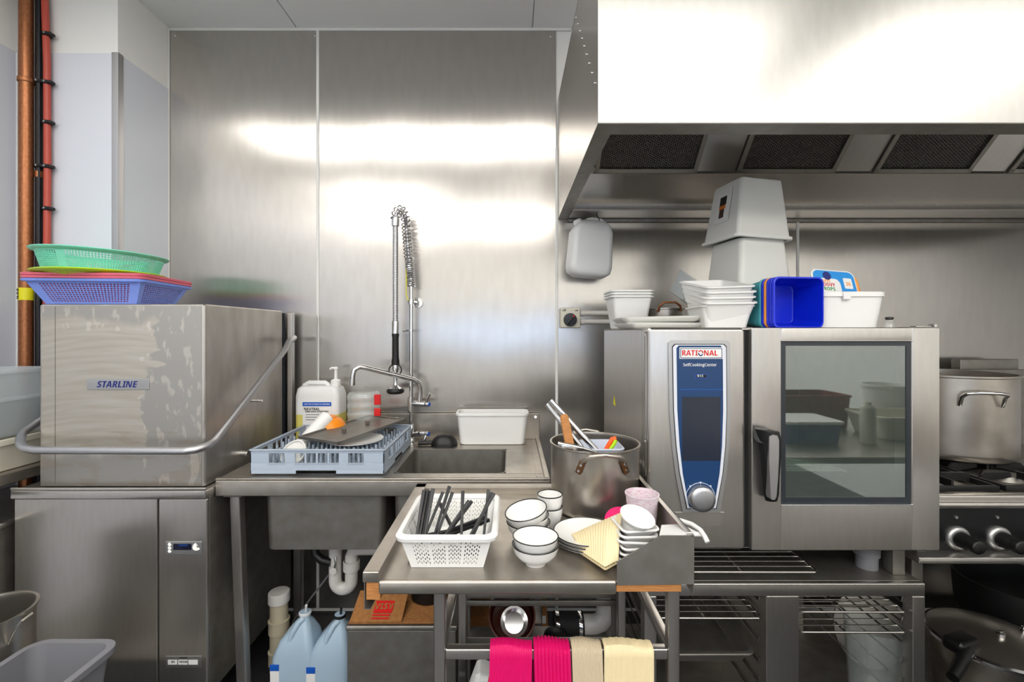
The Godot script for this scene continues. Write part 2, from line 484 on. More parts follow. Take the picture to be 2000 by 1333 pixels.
func room() -> void:
	var w := struct("wall_back")
	box("wall_body", -2.3, 3.2, 0, CEIL, WALL, WALL + 0.12, M.paint, w, 0.0)
	var xs := [X(332, WALL), X(622, WALL), X(1087, WALL), X(1556, WALL), 2.68, 3.1]
	for i in 5:
		var top := CEIL - 0.012 if i < 2 else 2.4
		box("steel_panel", xs[i] + 0.003, xs[i + 1] - 0.003, 0.02, top, WALL - 0.008, WALL, M.wall_steel, w, 0.001)
		if i > 0:
			box("joint_strip", xs[i] - 0.007, xs[i] + 0.007, 0.02, top, WALL - 0.012, WALL - 0.004, M.seal, w, 0.002)
	box("cornice_strip", xs[0], X(1115, WALL), CEIL - 0.014, CEIL, WALL - 0.012, WALL, M.seal, w, 0.002)
	for p in [[342, 70], [1075, 72], [615, 70], [1078, 800]]:
		var g := G.new()
		g.cyl(W(p[0], p[1], WALL - 0.008), W(p[0], p[1], WALL - 0.011), 0.004, 8)
		put("screw", g, M.alu, w)
	# the boxed-out corner on one side, clad with pale plastic sheet below
	var xl := X(332, WALL)
	var df := 2.047
	var xw := X(35, df)
	var c := struct("wall_column")
	box("wall_body", xw - 0.1, xl, 0, CEIL, df, WALL + 0.1, M.paint, c, 0.0)
	var sheet_top := Y(105, df)
	box("cladding_sheet", xw + 0.012, xl - 0.012, 0.02, sheet_top, df - 0.005, df, M.sheet, c, 0.001)
	box("cladding_sheet", xl, xl + 0.005, 0.02, sheet_top, df + 0.02, WALL - 0.012, M.sheet, c, 0.001)
	var g2 := G.new()
	g2.bx(xl - 0.022, xl + 0.008, 0.02, sheet_top + 0.003, df - 0.008, df - 0.005, 0.001)
	g2.bx(xl + 0.005, xl + 0.008, 0.02, sheet_top + 0.003, df - 0.008, df + 0.022, 0.001)
	put("corner_trim", g2, M.alu, c)
	box("corner_seal", xl - 0.001, xl + 0.007, 0.02, CEIL - 0.01, WALL - 0.018, WALL - 0.007, M.seal, c, 0.003)
	var l := struct("wall_left")
	box("wall_body", xw - 0.12, xw, 0, CEIL, -3.1, df, M.paint, l, 0.0)
	box("cladding_sheet", xw, xw + 0.005, 0.02, sheet_top, -3.0, df - 0.012, M.sheet, l, 0.001)
	box("corner_seal", xw + 0.004, xw + 0.012, 0.02, sheet_top, df - 0.014, df - 0.004, M.seal, l, 0.002)
	var r := struct("wall_right")
	box("wall_body", 3.1, 3.22, 0, CEIL, -3.1, WALL, M.paint, r, 0.0)
	var b := struct("wall_rear")
	var o0 := -1.5; var o1 := 1.9; var p0 := 1.15; var p1 := 1.75
	for q in [[xw - 0.1, o0, 0, CEIL], [o1, 3.2, 0, CEIL], [o0, o1, 0, p0], [o0, o1, p1, CEIL]]:
		box("wall_body", q[0], q[1], q[2], q[3], -3.1, -3.0, M.paint, b, 0.0)
	var win := struct("window_1")
	for k in 4:
		var f0 := lerpf(o0, o1, k / 3.0)
		if k < 3: box("pane", f0, lerpf(o0, o1, (k + 1) / 3.0), p0, p1, -3.052, -3.05, glass(Color(1, 1, 1), 0.03), win, 0.0)
		box("window_frame", f0 - 0.03, f0 + 0.03, p0, p1, -3.08, -2.99, M.alu, win, 0.003)
	for q in [p0, p1]: box("window_frame", o0, o1, q - 0.03, q + 0.03, -3.08, -2.985, M.alu, win, 0.003)
	var fl := struct("floor")
	box("floor_slab", xw - 0.1, 3.2, -0.1, 0, -3.1, WALL + 0.1, M.floor, fl, 0.0)
	var ce := struct("ceiling")
	box("ceiling_slab", xw - 0.1, 3.2, CEIL + 0.012, CEIL + 0.12, -3.1, WALL + 0.1, M.paint, ce, 0.0)
	for i in 5:
		var x0: float = 0.111 + 1.22 * (i - 2)
		for k in 3:
			var d0: float = WALL - 1.83 * (k + 1)
			box("ceiling_panel", maxf(x0, xw) + 0.002, minf(x0 + 1.22, 3.1) - 0.002, CEIL, CEIL + 0.012, maxf(d0, -3.0) + 0.002, d0 + 1.83 - 0.002, M.ceiling, ce, 0.003)

func hood() -> void:
	var x0 := X(1168, 1.2725)
	var x1 := 2.95
	var df := 1.2725
	var yb := Y(240, df)
	var yt := Y(195, WALL)
	var t := thing("extraction_hood", "large stainless steel extraction hood with mesh grease filters over the ovens", "hood", Vector3(1.6, yb, -1.8))
	var g := G.new()
	g.bx(x0, x1, yb, yt, df, df + 0.004, 0.001)
	put("front_panel", g, M.hood_steel, t)
	box("side_panel", x0, x0 + 0.004, yb, yt, df + 0.004, WALL - 0.012, M.wall_steel, t, 0.001)
	box("side_panel", x1 - 0.004, x1, yb, yt, df + 0.004, WALL - 0.012, M.steel, t, 0.001)
	box("top_panel", x0, x1, yt - 0.004, yt, df + 0.004, WALL - 0.012, M.steel, t, 0.0)
	box("back_panel", x0 + 0.004, x1 - 0.004, yb + 0.02, yt - 0.004, WALL - 0.016, WALL - 0.012, M.dull_steel, t, 0.0)
	g = G.new()
	g.bx(x0, x1, yb - 0.003, yb, df, df + 0.07, 0.001)
	g.bx(x0, x0 + 0.05, yb - 0.003, yb, df + 0.07, WALL - 0.012, 0.001)
	g.bx(x1 - 0.05, x1, yb - 0.003, yb, df + 0.07, WALL - 0.012, 0.001)
	put("bottom_flange", g, M.dull_steel, t)
	for i in 9:
		g = G.new()
		g.cyl(Vector3(x0 - 0.003, 2.17 + 0.057 * i, -(1.32 + 0.048 * i)), Vector3(x0, 2.17 + 0.057 * i, -(1.32 + 0.048 * i)), 0.003, 8)
		put("rivet", g, M.chrome, t)
	# gutter and the sloping plate in front of it
	var a := Vector2(1.90, 2.11)
	var b := Vector2(2.16, Y(399, 2.16))
	g = G.new()
	g.quad(Vector3(x0 + 0.01, a.y, -a.x), Vector3(x0 + 0.01, b.y, -b.x), Vector3(x1 - 0.01, b.y, -b.x), Vector3(x1 - 0.01, a.y, -a.x))
	g.quad(Vector3(x0 + 0.01, a.y + 0.004, -a.x), Vector3(x1 - 0.01, a.y + 0.004, -a.x), Vector3(x1 - 0.01, b.y + 0.004, -b.x), Vector3(x0 + 0.01, b.y + 0.004, -b.x))
	g.bx(x0 + 0.01, x1 - 0.01, a.y - 0.002, a.y + 0.02, a.x - 0.003, a.x, 0.0)
	put("gutter_plate", g, M.steel, t)
	g = G.new()
	g.bx(x0 + 0.05, x1 - 0.05, b.y - 0.028, b.y + 0.004, b.x - 0.004, b.x, 0.001)
	g.bx(x0 + 0.05, x1 - 0.05, b.y - 0.03, b.y - 0.026, b.x, 2.30, 0.001)
	g.bx(x0 + 0.05, x1 - 0.05, b.y - 0.03, b.y - 0.012, 2.296, 2.30, 0.001)
	put("gutter", g, M.steel, t)
	box("back_flange", x0 + 0.05, x1 - 0.05, yb - 0.02, yb + 0.02, 2.335, 2.348, M.dull_steel, t, 0.002)
	# the bank of filters leans forward at 45 degrees
	var spans := [[0.345, 0.775, 1], [0.775, 0.935, 0], [0.935, 1.348, 1], [1.348, 1.505, 0], [1.505, 1.912, 1], [1.912, 2.065, 0], [2.065, 2.47, 1], [2.47, 2.94, 0]]
	var up := Vector3(0, 0.707, 0.707)
	var lo := Vector3(0, a.y + 0.006, -a.x)
	var nrm := Vector3(0, -0.707, 0.707)
	box("end_plate", x0 + 0.004, 0.345, a.y, a.y + 0.01, a.x - 0.06, a.x, M.dull_steel, t)
	for s in spans:
		var p := Vector3(s[0] + 0.002, 0, 0)
		var wd: float = s[1] - s[0] - 0.004
		if s[2] == 0:
			g = G.new()
			g.quad(lo + p, lo + p + Vector3(wd, 0, 0), lo + p + Vector3(wd, 0, 0) + up * 0.5, lo + p + up * 0.5)
			put("blank_panel", g, M.steel, t)
			continue
		g = G.new()
		var f := 0.018
		for q in [[0.0, f], [wd - f, f]]:
			var k := p + Vector3(q[0], 0, 0)
			g.quad(lo + k + nrm * 0.01, lo + k + Vector3(f, 0, 0) + nrm * 0.01, lo + k + Vector3(f, 0, 0) + nrm * 0.01 + up * 0.5, lo + k + nrm * 0.01 + up * 0.5)
			g.quad(lo + k + Vector3(f, 0, 0) + nrm * 0.01, lo + k + Vector3(f, 0, 0) - nrm * 0.01, lo + k + Vector3(f, 0, 0) - nrm * 0.01 + up * 0.5, lo + k + Vector3(f, 0, 0) + nrm * 0.01 + up * 0.5)
			g.quad(lo + k - nrm * 0.01, lo + k + nrm * 0.01, lo + k + nrm * 0.01 + up * 0.5, lo + k - nrm * 0.01 + up * 0.5)
		g.quad(lo + p + nrm * 0.01, lo + p + Vector3(wd, 0, 0) + nrm * 0.01, lo + p + Vector3(wd, 0, 0) + nrm * 0.01 + up * f, lo + p + nrm * 0.01 + up * f)
		var fr := put("filter", g, M.dull_steel, t, "grease filter with a dark wire mesh")
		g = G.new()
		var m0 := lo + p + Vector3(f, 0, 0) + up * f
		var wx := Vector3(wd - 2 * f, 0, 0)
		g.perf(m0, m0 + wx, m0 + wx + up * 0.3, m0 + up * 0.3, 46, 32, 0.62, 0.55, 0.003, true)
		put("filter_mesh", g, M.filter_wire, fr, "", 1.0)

# dried limescale on the dishwasher front: wiped sweeps on one half, runs and splashes on the other; row 0 is the bottom
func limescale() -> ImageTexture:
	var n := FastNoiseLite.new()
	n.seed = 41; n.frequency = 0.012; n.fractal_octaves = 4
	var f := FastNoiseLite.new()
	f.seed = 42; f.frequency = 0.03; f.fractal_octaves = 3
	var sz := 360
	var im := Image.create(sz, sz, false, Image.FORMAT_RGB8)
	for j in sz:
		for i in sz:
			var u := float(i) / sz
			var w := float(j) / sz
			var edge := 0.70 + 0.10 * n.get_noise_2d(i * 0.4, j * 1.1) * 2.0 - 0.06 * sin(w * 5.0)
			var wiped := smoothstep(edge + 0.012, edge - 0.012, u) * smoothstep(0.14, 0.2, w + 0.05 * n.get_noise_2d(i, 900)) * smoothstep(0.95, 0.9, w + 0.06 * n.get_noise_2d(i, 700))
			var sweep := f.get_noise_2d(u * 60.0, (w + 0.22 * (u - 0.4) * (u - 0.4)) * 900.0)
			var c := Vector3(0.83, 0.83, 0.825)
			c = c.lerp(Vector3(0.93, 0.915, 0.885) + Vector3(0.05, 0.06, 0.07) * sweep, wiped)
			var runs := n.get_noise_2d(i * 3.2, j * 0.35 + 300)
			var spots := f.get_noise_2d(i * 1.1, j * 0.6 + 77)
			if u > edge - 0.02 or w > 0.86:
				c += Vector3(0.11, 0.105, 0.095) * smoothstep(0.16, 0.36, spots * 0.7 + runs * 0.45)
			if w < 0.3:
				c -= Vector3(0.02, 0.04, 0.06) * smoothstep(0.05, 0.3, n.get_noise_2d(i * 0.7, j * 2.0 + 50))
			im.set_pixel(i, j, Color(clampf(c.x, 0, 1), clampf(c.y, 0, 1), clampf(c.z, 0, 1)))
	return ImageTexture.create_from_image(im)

func dishwasher() -> void:
	var df := 1.674
	var db := 2.25
	var x0 := X(75, df)
	var x1 := X(400, df)
	var y0 := Y(950, df)
	var y1 := Y(594, df)
	var t := thing("dishwasher", "tall stainless steel pass-through dishwasher with lift-up hood and bent tube handle", "dishwasher", Vector3(-1.43, 0, -1.95))
	var g := G.new()
	var cx := (x0 + x1) / 2; var cz := -(df + db) / 2
	var hx := (x1 - x0) / 2; var hz := (db - df) / 2
	g.stack([[y0, hx, hz, 0.012, cx, cz], [y1 - 0.006, hx, hz, 0.012, cx, cz], [y1, hx - 0.006, hz - 0.006, 0.01, cx, cz]], 4)
	var hd := put("hood", g, M.scale_steel, t, "square steel hood streaked with limescale")
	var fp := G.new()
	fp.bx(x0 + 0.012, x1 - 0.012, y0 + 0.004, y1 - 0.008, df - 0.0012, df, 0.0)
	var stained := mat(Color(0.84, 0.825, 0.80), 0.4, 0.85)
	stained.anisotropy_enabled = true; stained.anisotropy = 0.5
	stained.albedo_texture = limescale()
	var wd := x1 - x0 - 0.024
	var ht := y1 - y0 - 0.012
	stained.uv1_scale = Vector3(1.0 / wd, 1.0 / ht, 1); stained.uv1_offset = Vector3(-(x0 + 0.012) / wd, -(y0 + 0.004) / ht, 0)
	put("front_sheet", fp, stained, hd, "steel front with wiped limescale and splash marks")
	box("seam", x0 + 0.062, x0 + 0.064, y0 + 0.01, y1 - 0.01, df - 0.002, df, M.dull_steel, hd, 0.0)
	g = G.new()
	g.bx(X(171, df), X(292, df), Y(762, df), Y(740, df), df - 0.005, df, 0.002)
	var bd := put("badge", g, M.silver, hd, "pale badge with blue slanted capitals")
	text("STARLINE", Vector3((X(171, df) + X(292, df)) / 2, Y(751, df), -(df - 0.0054)), 0.032, M.print_blue, bd, true, 0.25)
	# base cabinet
	var bf := 1.66
	var b0 := X(35, bf)
	var b1 := -1.101
	var ledge := Y(955, bf)
	box("cabinet", b0, b1, 0.12, ledge - 0.03, bf + 0.004, 2.28, M.dull_steel, t, 0.003)
	var xs := X(313, bf)
	box("door_panel", b0, xs - 0.0025, 0.12, ledge - 0.034, bf - 0.012, bf + 0.003, M.steel, t, 0.002)
	var pn := box("control_cover", xs + 0.0025, b1, 0.12, ledge - 0.034, bf - 0.012, bf + 0.003, M.steel, t, 0.004)
	g = G.new()
	g.bx(b0 - 0.006, b1 + 0.002, ledge - 0.032, ledge, bf - 0.022, 2.28, 0.004)
	g.bx(b0 - 0.006, b1 + 0.002, ledge, ledge + 0.01, bf - 0.022, bf - 0.016, 0.002)
	put("ledge", g, M.steel, t)
	for p in [[b0 + 0.05, bf + 0.06], [b1 - 0.05, bf + 0.06], [b0 + 0.05, 2.2], [b1 - 0.05, 2.2]]:
		g = G.new()
		g.cyl(Vector3(p[0], 0, -p[1]), Vector3(p[0], 0.13, -p[1]), 0.02)
		put("foot", g, M.steel, t)
	# control strip
	var pf := bf - 0.012
	var ctl := box("control_strip", X(324, pf), X(395, pf), Y(1083, pf), Y(1058, pf), pf - 0.003, pf, M.silver, pn, 0.002, "small grey control strip with a dark display")
	box("display", X(340, pf), X(375, pf), Y(1074, pf), Y(1062, pf), pf - 0.004, pf - 0.002, M.display, ctl, 0.0)
	text("STANDBY", W(358, 1066, pf - 0.0042), 0.008, M.label_blue, ctl, false)
	for k in [[332, 1063.5, 3.5], [332, 1070, 3.5], [332, 1076.5, 3.5], [385, 1068, 7.5]]:
		g = G.new()
		g.cyl(W(k[0], k[1], pf - 0.002), W(k[0], k[1], pf - 0.0045), k[2] / F * pf, 16)
		put("button", g, M.white, ctl)
	text("I", W(381.5, 1068, pf - 0.0047), 0.013, M.ink, ctl)
	g = G.new()
	g.prism(PackedVector2Array([Vector2(X(384, pf), Y(1064.5, pf)), Vector2(X(384, pf), Y(1071.5, pf)), Vector2(X(390, pf), Y(1068, pf))]), pf - 0.0052, pf - 0.0044)
	put("arrow_mark", g, M.ink, ctl)
	var pl := box("rating_plate", X(324, pf), X(393, pf), Y(1305, pf), Y(1282, pf), pf - 0.002, pf, M.silver, pn, 0.0005)
	for k in [[329, 347, "M2"], [349, 367, "182236"], [369, 387, ""]]:
		box("plate_field", X(k[0], pf), X(k[1], pf), Y(1298, pf), Y(1289, pf), pf - 0.003, pf - 0.0015, M.white, pl, 0.0)
		if k[2]: text(k[2], W((k[0] + k[1]) / 2.0, 1293.5, pf - 0.0032), 0.009, M.ink, pl)
	text("STARLINE", W(358, 1285.5, pf - 0.0022), 0.006, M.ink, pl)
	# handle bent round the hood
	var pts := []
	var xa := -1.05
	for p in [Vector3(-1.075, Y(664, 2.24), -2.24), Vector3(-1.058, Y(660, 2.22), -2.22), Vector3(xa, Y(661, 2.2), -2.2), Vector3(xa, Y(667, 2.16), -2.155), Vector3(xa, Y(682, 2.12), -2.12), Vector3(xa - 0.03, Y(862, 1.66), -1.665), Vector3(xa - 0.038, Y(872, 1.63), -1.63), Vector3(xa - 0.058, Y(879, 1.6), -1.60), Vector3(xa - 0.085, Y(881, 1.59), -1.588),
			Vector3(X(70, 1.588), Y(880, 1.588), -1.588), Vector3(X(45, 1.59), Y(877, 1.59), -1.595), Vector3(X(34, 1.6), Y(870, 1.6), -1.61), Vector3(X(31, 1.62), Y(858, 1.62), -1.635), Vector3(X(42, 1.66), Y(846, 1.66), -1.665), Vector3(-1.795, Y(800, 1.8), -1.80), Vector3(-1.795, 1.38, -1.98)]: pts.append(p)
	g = G.new()
	g.tube(pts, 0.0135, 12)
	put("handle", g, M.alu, t, "bent steel tube handle running round the hood")
	g = G.new()
	g.cyl(Vector3(x1, Y(783, 1.95), -1.95), Vector3(-1.066, Y(783, 1.95), -1.95), 0.006)
	g.cyl(Vector3(x1, Y(886, 1.9), -1.9), Vector3(x1 + 0.03, Y(886, 1.9), -1.9), 0.011)
	put("pivot_bolt", g, M.chrome, t)
	# rear support column
	box("support_column", -1.112, X(572, 2.27), 0.9, Y(612, 2.27), 2.262, 2.29, M.steel, t, 0.002)
	box("guide_strip", X(551, 2.255), X(556, 2.255), 0.91, Y(612, 2.255), 2.25, 2.262, M.navy, t, 0.001)
	g = G.new()
	g.cyl(W(524, 845, 1.9) + Vector3(-0.15, 0.32, 0), W(524, 845, 1.9) + Vector3(-0.15, 0.31, 0), 0.01)

func sink_bench() -> void:
	var df := 1.69
	var db := WALL - 0.03
	var x0 := -1.097
	var x1 := X(1075, df)
	var y := 0.90
	var t := thing("sink_bench", "long stainless steel sink bench with two bowls along the clad wall", "sink", Vector3(-0.48, 0, -2.0))
	var g := G.new()
	var holes := [[-0.955, -0.49], [-0.455, -0.02]]
	var h0 := 1.765
	var h1 := 2.13
	g.bx(x0, x1, y - 0.02, y, df, h0, 0.003)
	g.bx(x0, x1, y - 0.02, y, h1, db, 0.0)
	g.bx(x0, holes[0][0], y - 0.02, y, h0, h1)
	g.bx(holes[0][1], holes[1][0], y - 0.02, y, h0, h1)
	g.bx(holes[1][1], x1, y - 0.02, y, h0, h1)
	put("worktop", g, M.bench_steel, t)
	g = G.new()
	g.bx(x0, x1, y - 0.062, y - 0.002, df - 0.004, df + 0.016, 0.004)
	g.bx(x0, x1, y - 0.002, y + 0.006, df - 0.004, df + 0.012, 0.003)
	put("front_edge", g, M.bench_steel, t)
	g = G.new()
	g.bx(x1 - 0.022, x1, y - 0.062, y + 0.008, df, db, 0.003)
	g.bx(x1 - 0.05, x1 - 0.046, y, y + 0.002, df + 0.03, db - 0.02)
	put("side_edge", g, M.bench_steel, t)
	g = G.new()
	g.bx(x0, x1, y, Y(808, db), db - 0.004, db + 0.006, 0.002)
	put("upstand", g, M.bench_steel, t)
	box("splash_panel", X(557, db), X(618, db), Y(808, db), Y(615, db), db, db + 0.006, M.wall_steel, t, 0.001)
	for k in [[775, 818], [1046, 815]]:
		g = G.new()
		g.cyl(W(k[0], k[1], db - 0.004), W(k[0], k[1], db - 0.009), 0.007, 12)
		put("screw", g, M.chrome, t)
	for h in holes:
		g = G.new()
		var cx: float = (h[0] + h[1]) / 2; var cz := -(h0 + h1) / 2
		var hx: float = (h[1] - h[0]) / 2; var hz := (h1 - h0) / 2
		var rc := 0.03
		g.stack([[y - 0.304, hx - 0.03, hz - 0.03, rc, cx, cz], [y - 0.298, hx - 0.004, hz - 0.004, rc, cx, cz], [y - 0.02, hx + 0.004, hz + 0.004, rc, cx, cz], [y - 0.001, hx, hz, rc, cx, cz], [y - 0.001, hx - 0.004, hz - 0.004, rc, cx, cz], [y - 0.28, hx - 0.012, hz - 0.012, rc, cx, cz], [y - 0.292, hx - 0.03, hz - 0.03, rc, cx, cz]], 4)
		var bw := put("sink_bowl", g, M.dull_steel, t)
		g = G.new()
		g.lathe([Vector2(0.045, 0.0), Vector2(0.045, 0.004), Vector2(0.02, 0.001)], 20, Vector3(cx, y - 0.2925, cz), true, true)
		put("drain", g, M.chrome, bw)
	for p in [[X(463, 1.74), 1.74, 0.03], [-1.05, 2.25, 0.0], [0.10, 1.74, 0.0], [0.10, 2.25, 0.0]]:
		g = G.new()
		var a := Vector3(p[0], y - 0.07, -p[1]); var b := Vector3(p[0] + p[2], 0.0, -p[1])
		g.loft([g.rr(0.0185, 0.0185, 0.004, 0.0, 2, b.x, b.z), _shift(g.rr(0.0185, 0.0185, 0.004, a.y, 2, a.x, a.z))])
		put("leg", g, M.steel, t)
		box("leg_bracket", a.x - 0.034, a.x + 0.034, y - 0.073, y - 0.062, p[1] - 0.03, p[1] + 0.03, M.steel, t, 0.001)
	# drains below the bowls
	g = G.new()
	var c := W(655, 1086, 1.92)
	var bend := [c + Vector3(0, 0.14, 0)]
	for k in 13: bend.append(c + Vector3(0.034 - 0.034 * cos(PI * k / 12.0), -0.105 - 0.034 * sin(PI * k / 12.0), 0))
	bend.append_array([c + Vector3(0.068, 0.0, 0), c + Vector3(0.075, 0.022, 0), c + Vector3(0.1, 0.03, 0), c + Vector3(0.3, 0.03, 0)])
	g.tube(bend, 0.026, 14)
	var trap := put("trap", g, M.pvc, t, "white plastic drain trap")
	g = G.new()
	g.lathe([Vector2(0.03, -0.02), Vector2(0.034, -0.018), Vector2(0.034, 0.018), Vector2(0.03, 0.02)], 16, c + Vector3(0.068, -0.04, 0))
	g.cyl(c + Vector3(0.005, -0.045, 0.024), c + Vector3(0.005, -0.045, 0.04), 0.016, 6)
	put("trap_nut", g, M.pvc, trap)
	g = G.new()
	g.tube([c + Vector3(-0.09, 0.06, 0.0), c + Vector3(-0.08, 0.01, 0.01), c + Vector3(-0.05, -0.012, 0.015), c + Vector3(-0.01, -0.018, 0.018)], 0.018, 12)
	put("waste_hose", g, M.black, trap)
	g = G.new()
	g.tube([c + Vector3(0.012, 0.012, 0.034), c + Vector3(0.018, -0.012, 0.04), c + Vector3(0.01, -0.038, 0.034)], 0.005, 8)
	put("hose_clip", g, M.chrome, trap)

func _shift(a: PackedVector3Array) -> PackedVector3Array:
	return a

func prep_table() -> void:
	var df := 0.9925
	var db := 1.564
	var y := 0.905
	var x0 := X(709, df)
	var x1 := 0.40
	var t := thing("prep_table", "low stainless steel prep table with raised rims on square tube legs", "table", Vector3(0.03, 0, -1.28))
	var g := G.new()
	g.bx(x0 + 0.034, x1 - 0.002, y - 0.004, y, df, db - 0.03, 0.001)
	put("top", g, M.bench_steel, t)
	box("front_edge", x0 + 0.034, X(1204, df), y - 0.028, y + 0.001, df - 0.004, df + 0.008, M.bench_steel, t, 0.004)
	g = G.new()
	var yl := Y(1116, df)
	g.bx(x0, x0 + 0.035, yl - 0.004, yl, df - 0.002, db, 0.003)
	g.bx(x0, x0 + 0.004, yl - 0.022, yl - 0.003, df - 0.002, db, 0.001)
	g.bx(x0, x0 + 0.035, yl - 0.024, yl - 0.001, df - 0.004, df, 0.002)
	g.bx(x0 + 0.031, x0 + 0.035, y - 0.004, yl - 0.002, df, db, 0.001)
	put("side_rim", g, M.bench_steel, t)
	g = G.new()
	g.bx(x0, x1, yl - 0.004, yl, db - 0.036, db, 0.003)
	g.bx(x0 + 0.03, x1 - 0.004, y - 0.004, yl - 0.002, db - 0.036, db - 0.032, 0.001)
	g.bx(x0, x1, yl - 0.022, yl - 0.003, db - 0.004, db, 0.001)
	put("rear_rim", g, M.bench_steel, t)
	g = G.new()
	var ys := Y(1045, df)
	g.bx(x1 - 0.003, x1, y - 0.03, ys, df, db, 0.0008)
	g.bx(x1 - 0.014, x1, ys - 0.002, ys, df, db, 0.0008)
	put("splashback", g, M.steel, t)
	var poly := PackedVector2Array()
	for p in [[1204, 1141], [1204, 1096], [1290, 1045], [1346, 1045], [1353, 1049], [1353, 1139]]: poly.append(Vector2(X(p[0], df), Y(p[1], df)))
	g = G.new()
	g.prism(poly, df - 0.006, df - 0.003)
	put("end_plate", g, M.dull_steel, t, "shaped steel plate closing the splashback")
	g = G.new()
	g.bx(x0 + 0.006, X(742, df), y - 0.042, yl - 0.024, df + 0.002, db - 0.1, 0.001)
	put("core_board", g, M.wood, t)
	g = G.new()
	g.bx(X(1204, df), X(1331, df), Y(1157, df), Y(1142, df), df, df + 0.3, 0.001)
	put("core_board", g, M.wood, t)
	g = G.new()
	g.bx(x0 + 0.002, x0 + 0.004, y - 0.06, yl - 0.02, df + 0.001, db - 0.1)
	g.bx(x0 + 0.002, x0 + 0.016, y - 0.062, y - 0.06, df + 0.001, db - 0.1)
	put("rim_return", g, M.steel, t)
	var lx0 := X(848, 1.03)
	var lx1 := X(1325, 1.03)
	var fy := 0.0
	for p in [[lx0, 1.02], [lx1 - 0.026, 1.02], [lx0, 1.5], [lx1 - 0.026, 1.5]]:
		box("leg", p[0], p[0] + 0.026, fy, y - 0.03, p[1], p[1] + 0.026, M.steel, t, 0.003)
	var r0 := Y(1286, 1.03)
	for d in [1.022, 1.502]:
		box("rail", lx0 + 0.026, lx1 - 0.026, r0, r0 + 0.025, d, d + 0.022, M.steel, t, 0.003)
	for x in [lx0 + 0.002, lx1 - 0.024]:
		box("rail", x, x + 0.022, r0, r0 + 0.025, 1.046, 1.5, M.steel, t, 0.003)
		box("rail", x, x + 0.022, y - 0.062, y - 0.03, 1.046, 1.5, M.steel, t, 0.003)

